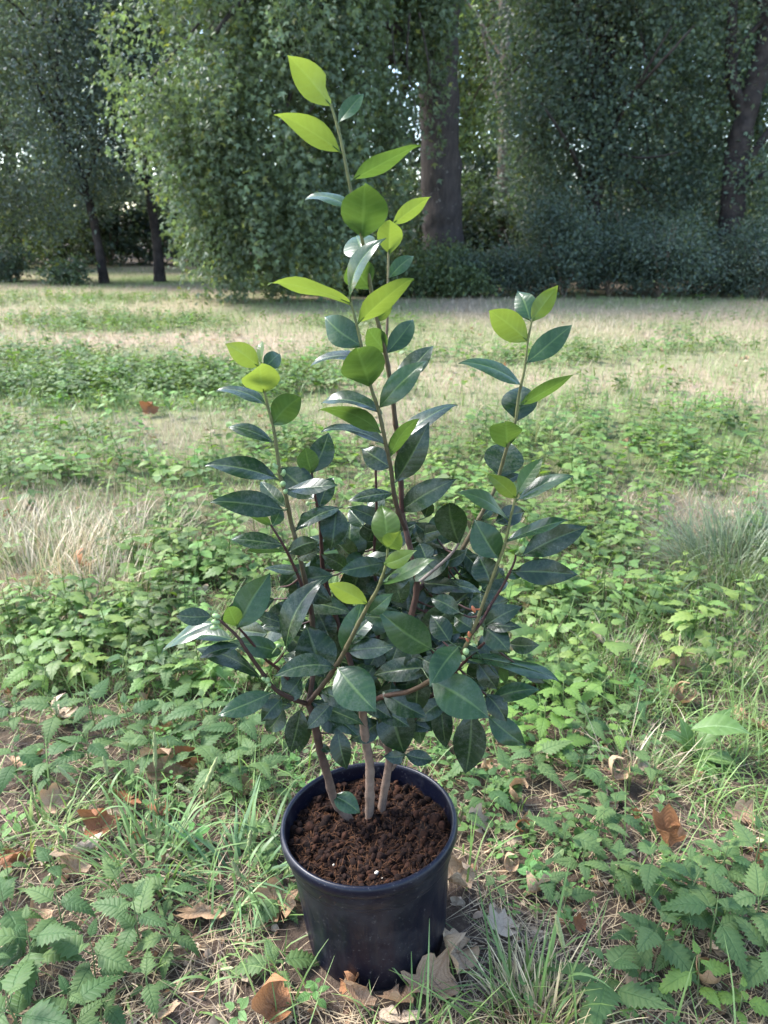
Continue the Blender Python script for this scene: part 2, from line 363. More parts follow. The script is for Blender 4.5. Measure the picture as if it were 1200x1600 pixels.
# soil in the pot: lumpy disk, crumbs and fibres
def soil_h(x, y):
    h = .2045 + .010 * (fbm(x * 16 + 3, y * 16, 51, 3) - .45) * 2 + .018 * (fbm(x * 55, y * 55, 52, 4) - .45) * 1.6
    h += .016 * np.exp(-((x - .105) ** 2 + (y - .012) ** 2) / .0008) - .020 * np.exp(-((x - .062) ** 2 + (y + .0) ** 2) / .0009) - .007 * np.exp(-((x + .0) ** 2 + (y + .06) ** 2) / .002)
    return h
rr = np.linspace(0, 1, 90) ** .8 * .1315; aa = np.linspace(0, 2 * math.pi, 220, endpoint=False)
RR, AA = np.meshgrid(rr, aa, indexing='ij'); sx, sy = (RR * np.cos(AA)).ravel(), (RR * np.sin(AA)).ravel()
k = 220; ii = np.arange(89)[:, None] * k; jj = np.arange(k)[None, :]; j2 = (jj + 1) % k
F = np.stack([ii + jj, ii + j2, ii + k + j2, ii + k + jj], -1).reshape(-1, 4)
so = obj('potting_soil', mesh('potting_soil', np.column_stack([sx, sy, soil_h(sx, sy)]), F, M['peat'])); so.matrix_world = POT
tag(so, 'dark brown crumbly peat filling the black pot', 'soil', kind='stuff')
oct_v = np.array([(1, 0, 0), (-1, 0, 0), (0, 1, 0), (0, -1, 0), (0, 0, 1), (0, 0, -1)], float); oct_f = [np.array([(0, 2, 4), (2, 1, 4), (1, 3, 4), (3, 0, 4), (2, 0, 5), (1, 2, 5), (3, 1, 5), (0, 3, 5)])]
def lump(seed, n=1):
    import bmesh
    bm = bmesh.new(); bmesh.ops.create_icosphere(bm, subdivisions=2, radius=1)
    V = np.array([v.co[:] for v in bm.verts]); F_ = np.array([[v.index for v in f.verts] for f in bm.faces]); bm.free()
    d = 1 + .55 * (fbm(V[:, 0] * 2.2 + seed, V[:, 1] * 2.2 + V[:, 2] * 3.1, seed, 3) - .45) * 2
    return V * d[:, None] * (1, .8, .65), [F_]
acc = Acc()
for q in range(4):
    lv, lf = lump(60 + q); n = 330
    r_ = np.sqrt(rng.random(n)) * .127; a_ = rng.random(n) * 6.283; x, y = r_ * np.cos(a_), r_ * np.sin(a_)
    s = .0012 + .0075 * rng.random(n) ** 4
    cc = np.array((.015, .008, .006)) * (.4 + 1.3 * rng.random((n, 1))) + np.array((.022, .009, .004)) * (rng.random((n, 1)) > .86)
    scatter(acc, lv, lf, np.column_stack([x, y, soil_h(x, y) + s * .3]), euler_mats(*(rng.random((3, n)) * 6.28)), s, cc)
lv, lf = lump(71)
big = [(.105, .012, .013), (.088, -.012, .010), (-.098, .02, .011), (-.085, -.012, .009), (.098, -.045, .008), (.06, .03, .010), (.09, -.035, .007), (.03, -.1, .006), (.118, .0, .009), (.115, .025, .008)]
big += [(.118 * math.sqrt(random.random()) * math.cos(q * 2.4), .118 * math.sqrt(random.random()) * math.sin(q * 2.4), .004 + .006 * random.random()) for q in range(30)]
b_ = np.array(big); scatter(acc, lv, lf, np.column_stack([b_[:, 0], b_[:, 1], soil_h(b_[:, 0], b_[:, 1]) + .003]), euler_mats(*(rng.random((3, len(big))) * 6.28)), b_[:, 2], np.array((.034, .015, .009)) * (.4 + .8 * rng.random((len(big), 1))))
wv = np.array([(0.012, -.083, .0035), (-.055, -.06, .002), (.02, -.09, .0018)]); scatter(acc, lv, lf, np.column_stack([wv[:, 0], wv[:, 1], soil_h(wv[:, 0], wv[:, 1]) + .003]), euler_mats(*(rng.random((3, 3)) * 6.28)), wv[:, 2], np.tile((.6, .56, .48), (3, 1)))
def strips(acc, n, pos, length, width, az, lift, bend, cols, seg=3):
    """n bent blades: a ribbon from pos, heading az, rising at angle lift and bending by bend along its length"""
    t = np.linspace(0, 1, seg + 1)
    ang = lift[:, None] + bend[:, None] * t[None, :]
    step = length[:, None] / seg
    ca = np.concatenate([np.zeros((n, 1)), np.cumsum(np.cos(ang[:, :-1]) * step, 1)], 1); sa = np.concatenate([np.zeros((n, 1)), np.cumsum(np.sin(ang[:, :-1]) * step, 1)], 1)
    dx, dy = np.cos(az), np.sin(az)
    c = np.stack([pos[:, 0:1] + dx[:, None] * ca, pos[:, 1:2] + dy[:, None] * ca, pos[:, 2:3] + sa], -1)
    wv_ = width[:, None] * (1 - .92 * t[None, :] ** 1.8) * .5; side = np.stack([-dy, dx, 0 * dx], -1)
    V = np.stack([c + side[:, None, :] * wv_[..., None], c - side[:, None, :] * wv_[..., None]], 2).reshape(n, -1, 3)
    k = 2 * (seg + 1); q = np.array([(2 * i, 2 * i + 1, 2 * i + 3, 2 * i + 2) for i in range(seg)])
    Fq = (q[None] + (np.arange(n) * k)[:, None, None]).reshape(-1, 4)
    acc.add(V.reshape(-1, 3), [Fq], np.repeat(cols, k, 0))
n = 1700; r_ = np.sqrt(rng.random(n)) * .124; a_ = rng.random(n) * 6.283; x, y = r_ * np.cos(a_), r_ * np.sin(a_)
strips(acc, n, np.column_stack([x, y, soil_h(x, y) + .001]), .006 + .016 * rng.random(n), .0005 + .0006 * rng.random(n), rng.random(n) * 6.28, rng.random(n) * 1.0, -1.5 * rng.random(n) - .3,
       np.array((.085, .042, .022)) * (.3 + 1.1 * rng.random((n, 1))), 4)
cr = acc.build('peat_crumbs', M['peat_bit'], None, smooth=True); cr.matrix_world = POT
tag(cr, 'loose peat crumbs and coir fibres on top of the pot soil', 'peat crumbs', kind='stuff')

# ------------------------------------------------------------------ the shrub: stems traced as pixel + depth (m behind the pot's middle)
TAN, BRN, RED, GRN, PALE = (.17, .115, .085), (.05, .027, .02), (.045, .016, .012), (.13, .14, .045), (.33, .30, .15)
ST = {  # name: (points (px, py, depth), radius start mm, radius end mm, colour start, colour end)
 'A0': ([(596, 1266, .055), (604, 1214, .05), (608, 1185, .05), (604, 1150, .05), (606, 1100, .05), (620, 1040, .05), (636, 985, .045), (650, 930, .04), (650, 890, .035), (638, 845, .03), (628, 800, .03)], 8.5, 4.5, TAN, (.09, .05, .038)),
 'A': ([(628, 800, .03), (626, 750, .03), (622, 693, .03), (617, 655, .03), (612, 610, .03), (602, 552, .03), (592, 510, .02), (584, 477, .02), (572, 405, .01), (565, 370, .0), (547, 291, -.01), (532, 216, -.01), (517, 163, -.01)], 5.0, 1.8, RED, GRN),
 'B': ([(602, 552, .03), (605, 505, .04), (606, 450, .045), (607, 396, .045), (610, 372, .045)], 2.4, 1.4, RED, PALE),
 'C': ([(634, 828, .03), (622, 798, .01), (615, 767, .0), (610, 727, -.01), (602, 690, -.02), (592, 643, -.025), (579, 603, -.03), (566, 545, -.03), (557, 506, -.03), (548, 470, -.03)], 4.2, 1.8, BRN, GRN),
 'S1': ([(547, 1282, .04), (523, 1250, .03), (511, 1208, .02), (499, 1166, .01), (490, 1120, .0), (482, 1098, .0)], 9.0, 7.0, TAN, BRN),
 'S2': ([(577, 1278, .04), (578, 1229, .035), (577, 1190, .035), (571, 1154, .03), (567, 1115, .02), (575, 1095, .01)], 9.5, 7.5, TAN, TAN),
 'S2b': ([(571, 1140, .03), (560, 1080, .04), (540, 1010, .05), (520, 950, .05), (505, 890, .05), (502, 850, .04), (500, 817, .03), (492, 773, .02), (487, 738, .02)], 6.0, 1.8, BRN, RED),
 'S2c': ([(575, 1110, .02), (585, 1040, .07), (592, 960, .09), (585, 880, .10), (588, 800, .09), (587, 730, .08)], 5.0, 2.0, BRN, RED),
 'D': ([(482, 1098, .0), (490, 1040, .01), (487, 960, .01), (474, 895, .0), (462, 843, -.01), (455, 817, -.01), (447, 777, -.02), (437, 740, -.02), (434, 715, -.02), (427, 667, -.02), (417, 630, -.02), (410, 590, -.02), (408, 566, -.02)], 5.0, 1.7, BRN, GRN),
 'J': ([(487, 960, .01), (470, 910, -.01), (457, 880, -.02), (443, 852, -.03), (423, 820, -.03)], 3.4, 1.8, RED, RED),
 'F': ([(648, 925, .04), (680, 898, .05), (702, 886, .05), (718, 866, .05), (735, 835, .05), (755, 798, .05), (771, 769, .05), (780, 742, .05), (792, 700, .04), (805, 660, .04), (811, 616, .04), (819, 580, .04), (825, 532, .04), (831, 500, .04)], 5.0, 1.6, BRN, GRN),
 'F2': ([(657, 908, .0), (690, 880, -.01), (708, 862, -.01), (717, 848, -.01)], 3.2, 1.8, (.16, .13, .11), (.14, .10, .08)),
 'G': ([(572, 1100, .01), (600, 1088, -.02), (640, 1080, -.05), (673, 1063, -.07), (697, 1047, -.08), (717, 1027, -.08), (737, 990, -.08), (757, 937, -.08), (773, 893, -.08), (789, 850, -.08), (798, 808, -.08), (806, 776, -.08)], 4.8, 1.7, RED, GRN),
 'G2': ([(737, 990, -.08), (753, 970, -.07), (770, 940, -.06), (787, 913, -.06), (803, 880, -.06), (806, 866, -.06)], 3.0, 1.6, RED, RED),
 'G3': ([(604, 1160, .05), (640, 1130, .06), (665, 1100, .05), (690, 1070, .02), (720, 1040, .0), (745, 1015, -.02), (762, 1000, -.03)], 5.0, 2.2, BRN, RED),
 'H': ([(482, 1098, .0), (507, 1067, -.05), (530, 1033, -.09), (547, 1000, -.11), (573, 950, -.13), (590, 920, -.14), (603, 883, -.15), (606, 856, -.155)], 4.8, 1.7, BRN, GRN),
 'I': ([(482, 1100, .0), (460, 1093, -.02), (430, 1077, -.04), (407, 1047, -.05), (383, 1013, -.06), (373, 997, -.06), (350, 975, -.06), (340, 968, -.06)], 4.6, 1.8, BRN, RED),
 'I2': ([(470, 1085, .0), (440, 1050, -.01), (413, 1028, -.03), (390, 1000, -.04), (372, 980, -.05)], 3.4, 1.8, RED, RED),
 'S3b': ([(612, 1202, .05), (622, 1190, .04), (632, 1180, .035)], 3.6, 2.2, TAN, TAN),
}
plant = empty('camellia_shrub', (0.0, Y0 + .035, .2))
tag(plant, 'leafy evergreen shrub with glossy dark leaves and lime young shoots planted in the black pot', 'shrub')
stem_px, stem_3d = [], []
def lerp(a, b, t): return np.asarray(a) * (1 - t) + np.asarray(b) * t
for nm, (pts, r0, r1, c0, c1) in ST.items():
    s = spline(pts, max(14, 5 * len(pts)))
    w3 = np.array([P(a, b, Y0 + d) for a, b, d in s])
    if nm in ('A0', 'S1', 'S2'): w3 = np.vstack([w3[0] + (w3[0] - w3[1]) * .0 - (0, 0, .025), w3])
    rad = np.linspace(r0, r1, len(w3)) * .001 * .82
    # nodes: slight swelling where leaves sit
    rad = rad * (1 + .12 * (np.arange(len(w3)) % 5 == 0))
    v, f = tube(w3, rad, 2 * len(w3), 9, .18, len(stem_3d) % 97)
    tt = np.repeat(np.linspace(0, 1, 2 * len(w3)), 9)[:, None]
    wobj('stem', v, f, M['bark'], plant, cols=lerp(c0, c1, tt ** 1.25) if nm[0] in 'ABCDFGHIJ' and nm != 'A0' else lerp(c0, c1, np.clip(tt * 1.8, 0, 1)))
    stem_px.append(s); stem_3d += [None] * len(w3)
SPX = np.vstack(stem_px)
def at_stem(px, py, prefer=None):
    d = np.hypot(SPX[:, 0] - px, SPX[:, 1] - py) + (0 if prefer is None else 120 * np.abs(SPX[:, 2] - prefer))
    i = int(np.argmin(d)); return SPX[i], float(np.hypot(SPX[i, 0] - px, SPX[i, 1] - py))

# leaves: base px, tip px, width px as seen, side seen (T upper, U under), tint (d old dark, m mid, s soft green, y new), tip depth - base depth, extra base depth
LV = [
 (517,165,449,85,45,'U','y',-.02),(529,192,569,145,22,'T','m',.02),(531,237,429,176,36,'U','y',-.02),(551,281,656,224,26,'U','s',-.02),(565,371,569,284,71,'U','s',-.055),
 (547,325,476,309,15,'T','m',.03),(608,397,610,342,38,'U','y',-.03),(614,350,673,306,24,'U','y',0),(547,466,601,371,24,'T','m',-.02,-.01),(571,404,556,367,50,'T','m',.05),
 (578,451,550,404,48,'U','s',-.03),(547,474,419,440,21,'U','y',-.02),(560,505,646,433,34,'U','y',-.03),(608,434,647,399,22,'T','m',.03),(589,502,613,477,13,'U','y',-.01),
 (566,541,507,494,44,'T','m',.03),(603,550,574,513,34,'U','s',-.03),(604,552,646,498,30,'T','m',.04),
 (579,604,556,541,67,'U','s',-.055),(570,562,484,570,13,'T','d',.02),(594,636,669,561,36,'T','m',.0),(614,606,678,538,30,'T','d',.04),(594,675,498,638,28,'U','s',-.02),
 (596,645,501,628,20,'T','d',.03),(609,714,655,652,22,'U','s',-.02),(619,752,671,659,40,'T','d',.0),(622,692,714,630,26,'T','d',.03),(606,697,502,671,15,'T','d',.02),
 (610,730,565,700,34,'T','d',.03),(627,798,713,748,38,'T','d',-.02),(614,771,543,783,20,'T','d',-.02),
 (404,573,351,537,33,'U','y',-.02),(412,613,406,567,57,'U','y',-.05),(408,568,410,530,10,'T','y',.02),(412,577,437,552,26,'T','m',.04),(415,632,338,608,17,'T','d',.02),
 (425,663,472,618,41,'U','s',-.03),(425,690,354,666,20,'T','d',.01),(436,750,318,726,31,'T','d',-.01),(443,797,327,783,39,'T','d',-.02,-.01),(437,732,491,780,46,'U','d',-.03,.03),
 (487,739,477,698,33,'U','m',-.03),(489,738,514,675,37,'T','d',.03),(449,765,529,757,21,'T','d',-.02),(499,793,521,745,28,'T','d',.03),(446,792,407,751,24,'T','d',.04),
 (424,821,376,796,15,'U','s',-.01),(426,822,441,794,20,'T','m',.03),(441,852,358,842,25,'T','d',-.01),(443,862,384,860,11,'U','m',-.01),(449,864,498,846,27,'U','d',-.02),
 (463,872,501,859,19,'T','d',-.02),(526,794,517,860,42,'T','d',-.03),(530,794,460,829,22,'T','d',-.04),(545,882,548,812,50,'T','d',.04),(568,822,545,796,27,'T','d',.03),
 (541,890,501,866,25,'T','d',-.02),(468,893,412,887,15,'T','d',.0),(633,795,672,782,15,'T','d',.03),(664,809,673,782,21,'U','d',-.01),(644,842,698,826,25,'T','d',-.03),(668,880,655,848,31,'T','d',.02),
 (604,854,596,788,43,'T','y',.035),(606,856,625,830,32,'T','y',-.02,-.01),(601,881,650,860,25,'T','y',-.025,-.01),(592,894,500,863,23,'T','s',-.03),(597,912,678,873,21,'T','s',-.02),
 (574,944,512,911,29,'U','y',-.02),(574,960,614,927,26,'T','m',.0),(536,1018,566,938,40,'T','m',.02),(547,1008,601,955,24,'T','d',.02),(531,977,486,951,29,'T','m',-.03,.03),
 (508,1057,478,975,62,'T','d',.03),(543,1017,618,1010,30,'T','d',-.02),(524,1043,428,1056,33,'T','d',-.03),(528,1044,588,1112,63,'T','m',-.05,-.01),(447,1014,508,901,37,'T','d',.03,-.04),
 (441,1020,359,1002,31,'T','m',-.02),(405,1057,302,1012,27,'T','d',.01),(371,981,423,895,49,'T','m',.03),(370,978,356,947,29,'U','s',-.02),(330,963,274,961,27,'T','d',.0),
 (337,972,251,1018,21,'T','m',-.02),(362,999,294,996,19,'T','m',.02),(374,1010,311,1028,19,'T','d',-.01),(417,990,372,984,32,'T','d',.04,.03),(447,975,396,957,19,'T','d',.0),
 (424,1083,338,1118,33,'T','m',-.02),(457,1103,391,1096,25,'T','d',.01),(444,1107,416,1143,31,'T','d',.0,.02),(470,1108,453,1178,33,'T','d',-.01),(482,1118,466,1178,28,'T','d',.0,.02),
 (484,1096,571,1133,27,'T','d',-.03),(498,1081,569,1106,30,'T','d',-.03),(498,1117,548,1141,37,'T','d',-.02),(594,1127,546,1157,35,'T','d',-.02),(527,1140,542,1203,31,'T','d',-.02),
 (487,1088,485,1057,19,'T','d',.01),(499,1163,517,1175,11,'T','d',0.),(674,1014,590,953,53,'T','m',-.02,-.02),(655,1023,617,997,31,'T','d',.02),(660,957,630,912,37,'T','d',.03),
 (660,911,718,917,28,'T','d',-.03),(668,925,756,928,23,'T','d',-.03),(768,913,746,866,41,'T','d',.02),(786,901,755,892,15,'U','y',-.01),(790,901,820,896,15,'T','m',.01),
 (803,893,903,898,39,'T','d',-.01),(817,868,918,823,41,'T','d',.01),(793,845,889,811,19,'T','m',-.02),(778,872,741,811,47,'T','m',.02),(793,811,712,768,21,'T','s',-.01),
 (806,778,762,740,25,'T','y',-.01),(808,772,849,714,23,'T','s',.01),(808,781,895,742,23,'T','m',-.01),(717,850,702,783,49,'U','d',-.04),(745,814,770,793,16,'T','d',.03),(775,815,822,800,31,'T','d',.03),
 (825,533,763,484,43,'U','y',-.02),(831,502,872,446,29,'U','y',-.01),(828,500,809,454,33,'T','m',.03),(824,566,895,507,34,'T','m',.02),(815,602,718,565,23,'T','m',-.01),
 (814,632,902,581,21,'U','s',-.01),(807,657,812,602,52,'T','d',.045),(792,699,789,658,49,'U','s',-.045),(781,746,794,690,58,'T','d',.045),(772,758,814,740,14,'T','d',.02),
 (757,978,816,947,29,'T','d',.0),(759,976,816,980,19,'T','d',-.02),(756,980,797,1021,36,'T','d',-.03),(796,1006,843,1008,25,'T','d',-.02),(731,1027,878,1064,22,'T','m',-.05),
 (748,1037,777,1077,32,'T','d',-.01),(717,1010,672,1072,42,'T','m',-.05),(676,1064,765,1122,62,'T','m',-.04,-.01),(768,1093,844,1077,27,'T','m',.0),(764,1120,822,1165,37,'T','m',-.02),
 (737,1112,727,1210,49,'T','d',-.02),(688,1092,697,1170,31,'T','d',-.01,.01),(608,1096,632,1178,59,'T','d',-.02),(634,1180,599,1182,21,'T','d',-.02),(634,1179,677,1187,23,'T','d',.0),
 (598,1081,668,1121,36,'T','d',-.03),(770,1110,793,1096,27,'T','d',.02),(740,984,709,962,27,'T','d',.02),(739,984,735,955,19,'T','d',.03),(703,1003,673,960,33,'T','d',.03),
 (718,957,672,934,27,'T','d',.02),(590,1021,600,1058,27,'T','d',-.01),(745,1012,768,1004,25,'T','d',.02),(790,1067,787,1040,15,'U','s',-.01),(815,1042,851,1068,17,'T','d',-.01),
 (604,912,643,902,25,'T','d',-.01),(521,1243,563,1271,29,'T','m',-.02),
 (515,1112,560,1150,24,'T','d',-.03,-.01),(588,1108,640,1136,28,'T','d',-.03,-.01),(625,1118,676,1142,22,'T','d',-.02,.01),(440,1092,408,1128,28,'T','d',-.02,.0),(760,1085,792,1128,30,'T','d',-.02,.0),(470,1040,440,1078,30,'T','d',-.02,.0),(548,1104,505,1132,22,'T','d',-.02,-.01),(600,1005,572,1050,32,'T','d',-.03,-.01),(660,1030,700,1052,30,'T','d',-.02,.0),
 (545,1062,522,1126,34,'T','d',-.02,-.02),(612,1064,590,1132,36,'T','d',-.02,-.02),(565,1088,612,1122,28,'T','d',-.03,-.02),(652,1092,612,1130,26,'T','d',-.02,-.01),(700,1092,650,1128,28,'T','d',-.01,.0),(520,1096,478,1140,26,'T','d',-.02,-.01),(470,1060,438,1098,30,'T','d',-.02,.0),
 (640,1040,690,1072,30,'T','d',-.03,-.01),(585,1040,556,1078,32,'T','d',-.03,-.03),(630,985,608,1042,34,'T','d',-.03,.0),(500,985,470,1030,32,'T','d',-.03,.0),(730,1060,748,1110,32,'T','d',-.02,.0),(690,960,716,1004,30,'T','d',-.03,.0),(640,890,612,940,30,'T','d',-.03,.0),
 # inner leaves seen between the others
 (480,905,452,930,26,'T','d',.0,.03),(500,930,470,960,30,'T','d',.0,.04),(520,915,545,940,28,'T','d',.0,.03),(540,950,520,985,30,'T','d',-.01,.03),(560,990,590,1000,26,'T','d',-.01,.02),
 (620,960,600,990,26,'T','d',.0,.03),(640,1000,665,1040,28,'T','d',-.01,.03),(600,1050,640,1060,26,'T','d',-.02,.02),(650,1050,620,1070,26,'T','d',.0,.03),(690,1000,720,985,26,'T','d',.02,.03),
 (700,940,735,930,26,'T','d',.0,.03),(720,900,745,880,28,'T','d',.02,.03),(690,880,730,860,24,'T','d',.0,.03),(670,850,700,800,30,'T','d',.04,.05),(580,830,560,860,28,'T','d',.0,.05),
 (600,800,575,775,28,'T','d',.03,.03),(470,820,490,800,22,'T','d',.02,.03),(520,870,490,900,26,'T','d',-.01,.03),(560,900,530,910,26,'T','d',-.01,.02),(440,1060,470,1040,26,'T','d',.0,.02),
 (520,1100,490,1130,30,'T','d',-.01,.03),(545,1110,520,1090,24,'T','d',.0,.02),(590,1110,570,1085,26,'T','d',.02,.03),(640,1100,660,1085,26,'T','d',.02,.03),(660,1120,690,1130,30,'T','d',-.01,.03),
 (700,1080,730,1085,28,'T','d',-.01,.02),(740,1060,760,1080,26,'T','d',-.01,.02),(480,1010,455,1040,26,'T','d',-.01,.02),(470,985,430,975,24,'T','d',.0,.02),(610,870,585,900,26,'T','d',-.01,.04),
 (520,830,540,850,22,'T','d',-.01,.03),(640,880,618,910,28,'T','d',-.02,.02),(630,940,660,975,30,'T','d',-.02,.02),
]
# leaves on the far side of the bush
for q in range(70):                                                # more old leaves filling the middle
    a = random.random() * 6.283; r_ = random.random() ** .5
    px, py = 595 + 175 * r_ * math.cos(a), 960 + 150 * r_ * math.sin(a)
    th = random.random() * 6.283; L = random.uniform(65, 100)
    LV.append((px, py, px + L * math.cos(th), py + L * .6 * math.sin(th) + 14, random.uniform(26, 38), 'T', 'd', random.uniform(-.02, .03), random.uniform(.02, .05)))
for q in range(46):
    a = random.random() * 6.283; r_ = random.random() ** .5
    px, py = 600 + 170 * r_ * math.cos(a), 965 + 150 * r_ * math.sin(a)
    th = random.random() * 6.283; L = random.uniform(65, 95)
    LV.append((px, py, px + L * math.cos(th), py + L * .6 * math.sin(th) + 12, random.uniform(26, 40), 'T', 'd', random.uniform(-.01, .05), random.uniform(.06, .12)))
LT = np.array([0, .05, .13, .24, .36, .48, .60, .71, .81, .89, .95, 1.0]); LW = np.array([.05, .24, .54, .83, .98, 1.0, .92, .76, .53, .30, .12, .0])
LU = np.array([-1, -.55, -.08, 0, .08, .55, 1])
def leaf_geo(B, T_, W, n, arch, fold, seed):
    ax = T_ - B; L = np.linalg.norm(ax); ax /= L; s = unit(np.cross(ax, n)); rs = random.Random(seed)
    tw = rs.uniform(-.6, .6); ph = rs.uniform(0, 6); rip = rs.uniform(.015, .06)
    curl = rs.uniform(.0, .25); V, U = [], []
    asym = rs.uniform(-.05, .05); sw = rs.uniform(-.05, .05)
    for t, wd_ in zip(LT, LW):
        mid = B + ax * (L * t) + n * (arch * L * (4 * t * (1 - t)) - .0 * L) + s * (sw * L * math.sin(t * 3.14))
        hook = -.035 * L * max(0, (t - .85) / .15) ** 2
        aw = tw * (t - .4); s2 = s * math.cos(aw) + n * math.sin(aw); n2 = n * math.cos(aw) - s * math.sin(aw)
        hw = W * .5 * wd_
        for u in LU:
            e = hw * (1 + asym * u)
            if abs(u) == 1: e *= 1 + .012 * math.sin(t * 60 + ph)
            z = fold * abs(u) * hw - curl * u * u * hw * .9 + rip * W * math.sin(t * 9 + ph + u * 2) * u * u + hook
            V.append(mid + s2 * (u * e) + n2 * z); U.append((.5 + .5 * u, t))
    k = len(LU); F_ = np.array([(i * k + j, i * k + j + 1, (i + 1) * k + j + 1, (i + 1) * k + j) for i in range(len(LT) - 1) for j in range(k - 1)])
    return np.array(V), F_, np.array(U)
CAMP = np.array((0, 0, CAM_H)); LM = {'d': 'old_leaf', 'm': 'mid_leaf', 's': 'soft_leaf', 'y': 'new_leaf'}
twigs = []
for i, rec in enumerate(LV):
    bx, by, tx_, ty_, wpx, face, tint, dd = rec[:8]; ex = rec[8] if len(rec) > 8 else None
    sp_, dist = at_stem(bx, by, (ex if ex is not None and ex > .015 else None))
    bd = sp_[2] if ex is None else (sp_[2] + ex if ex < .055 else ex)
    B = np.array(P(bx, by, Y0 + bd)); T_ = np.array(P(tx_, ty_, Y0 + bd + dd)); S = np.array(P(sp_[0], sp_[1], Y0 + sp_[2]))
    L = np.linalg.norm(T_ - B); mid = (B + T_) / 2; vw = unit(CAMP - mid); zc = mid[1] * cp - (mid[2] - CAM_H) * sp
    wm = wpx / FPX * zc; wm *= 1.06; W = max(wm, .39 * L); W = min(W, .085); cph = min(1, wm / W); sph = math.sqrt(1 - cph * cph)
    ax = unit(T_ - B); vp = unit(vw - ax * vw.dot(ax)); s0 = np.cross(ax, vp); sg = 1 if face == 'T' else -1
    c1, c2 = sg * cph * vp + sph * s0, sg * cph * vp - sph * s0
    n = c1 if c1[2] > c2[2] else c2
    rs = random.Random(i)
    arch = rs.uniform(.02, .13) * (1 if face == 'T' else .8)
    if rec[:2] in ((524, 1043), (447, 1014), (547, 466)): arch = .14
    # keep the middle of a strongly arched leaf on its traced axis
    v, f, u = leaf_geo(B, T_, W, n, arch, rs.uniform(.10, .28), i)
    if i == 0:                                                     # bitten edge of the topmost leaf
        for r_i in (2, 3): v[r_i * len(LU)] = v[r_i * len(LU)] * .6 + v[r_i * len(LU) + 3] * .4
    a = Acc(); a.add(v, f, None, u)
    pr = .0011 if L > .05 else .0008
    if dist < 30 or face == 'U':
        tv, tf = tube([S, S * .5 + B * .5 + np.array((0, 0, -.0015)), B, B + ax * L * .12 + n * (arch * L * .4 - .0004)], [pr * 1.2, pr, pr, pr * .5], 8, 5)
        a.add(tv, tf, None, np.tile((.5, .5), (len(tv), 1)))
    else:
        twigs.append((S, B)); tv, tf = tube([B - ax * .006, B, B + ax * L * .1 + n * (arch * L * .35 - .0004)], [pr, pr, pr * .5], 5, 5); a.add(tv, tf, None, np.tile((.5, .5), (len(tv), 1)))
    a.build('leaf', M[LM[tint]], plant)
for S, B in twigs:
    m_ = S * .5 + B * .5 + np.array((0, 0, -.004)); v, f = tube([S, m_, B], [.0017, .0014, .0011], 8, 6)
    wobj('twig', v, f, M['bark'], plant, cols=np.tile(RED, (len(v), 1)))
def bud(px, py, w_px, h_px, ang, mat='bud', dz=-.01):
    s_, d_ = at_stem(px, py); Yb = Y0 + s_[2] + dz; c = P(px, py, Yb); k = .9 / FPX * c.y
    prof_ = [(0.02, -1), (.5, -.86), (.86, -.5), (1, -.05), (.93, .4), (.66, .75), (.3, .94), (.02, 1.02)]
    v, f = lathe(np.array(prof_) * (w_px * k / 2, h_px * k / 2), 12); Rm = np.array(Matrix.Rotation(R(ang), 3, 'Y'))
    v = v @ Rm.T + np.array(c)
    sv, sf = tube([np.array(P(s_[0], s_[1], Y0 + s_[2])), np.array(c)], [.0013, .0011], 3, 5)
    a = Acc(); a.add(v, f); a.add(sv, sf); a.build('bud', M[mat], plant)
for b_ in [(338, 963, 11, 17, -70), (337, 972, 12, 18, -80), (335, 981, 11, 18, -95), (435, 1009, 9, 11, -60), (446, 1013, 8, 11, 30), (418, 1063, 12, 13, 0), (412, 1061, 8, 11, -50), (421, 1070, 8, 9, 10),
           (442, 756, 11, 11, 0), (446, 768, 9, 10, 20), (430, 729, 8, 15, -30), (443, 739, 8, 14, 10), (738, 1010, 15, 14, 60), (728, 1018, 13, 15, 0), (723, 1028, 12, 13, -40), (815, 859, 12, 16, 15), (481, 787, 8, 9, 0),
           (538, 1006, 9, 20, 12)]: bud(*b_)
bud(740, 952, 7, 17, -25, 'red_bud'); bud(733, 991, 6, 14, -5, 'red_bud'); bud(730, 1000, 5, 11, -30, 'red_bud')

# ------------------------------------------------------------------ trees and shrubs at the edge of the wood
def fan_leaf(outline, droop=.12):
    o = np.array(outline, float); V = np.vstack([[(0, .38, 0)], np.column_stack([o, -droop * (np.hypot(o[:, 0], o[:, 1] - .38)) ** 2 * 2])])
    k = len(o); F_ = np.array([(0, i + 1, (i + 1) % k + 1) for i in range(k)]); return V, [F_]
LOBED = (np.array([(0, 0, 0), (.20, .42, .03), (.02, 1.05, -.12), (-.20, .42, .03), (.30, .16, .02), (.62, .50, -.10), (-.30, .16, .02), (-.62, .52, -.10)], float),
         [np.array([(0, 1, 2, 3), (0, 4, 5, 1), (0, 3, 7, 6)])])
MAPLE = (np.array([(0, 0, 0), (.34, .40, -.03), (.02, 1.0, -.10), (-.10, .40, .05), (-.42, .62, -.06), (-.30, .18, -.04)], float), [np.array([(0, 1, 2, 3), (0, 3, 4, 5)])])
OVAL = (np.array([(0, 0, 0), (.26, .33, .05), (.22, .66, .04), (0, 1, -.06), (-.22, .66, .04), (-.26, .33, .05), (0, .5, -.03)], float), [np.array([(0, 1, 2, 6), (6, 2, 3, 4), (0, 6, 4, 5)])])
KITE = (np.array([(0, 0, 0), (.27, .48, .06), (0, 1.1, -.08), (-.27, .48, .06)], float), [np.array([(0, 1, 2, 3)])])
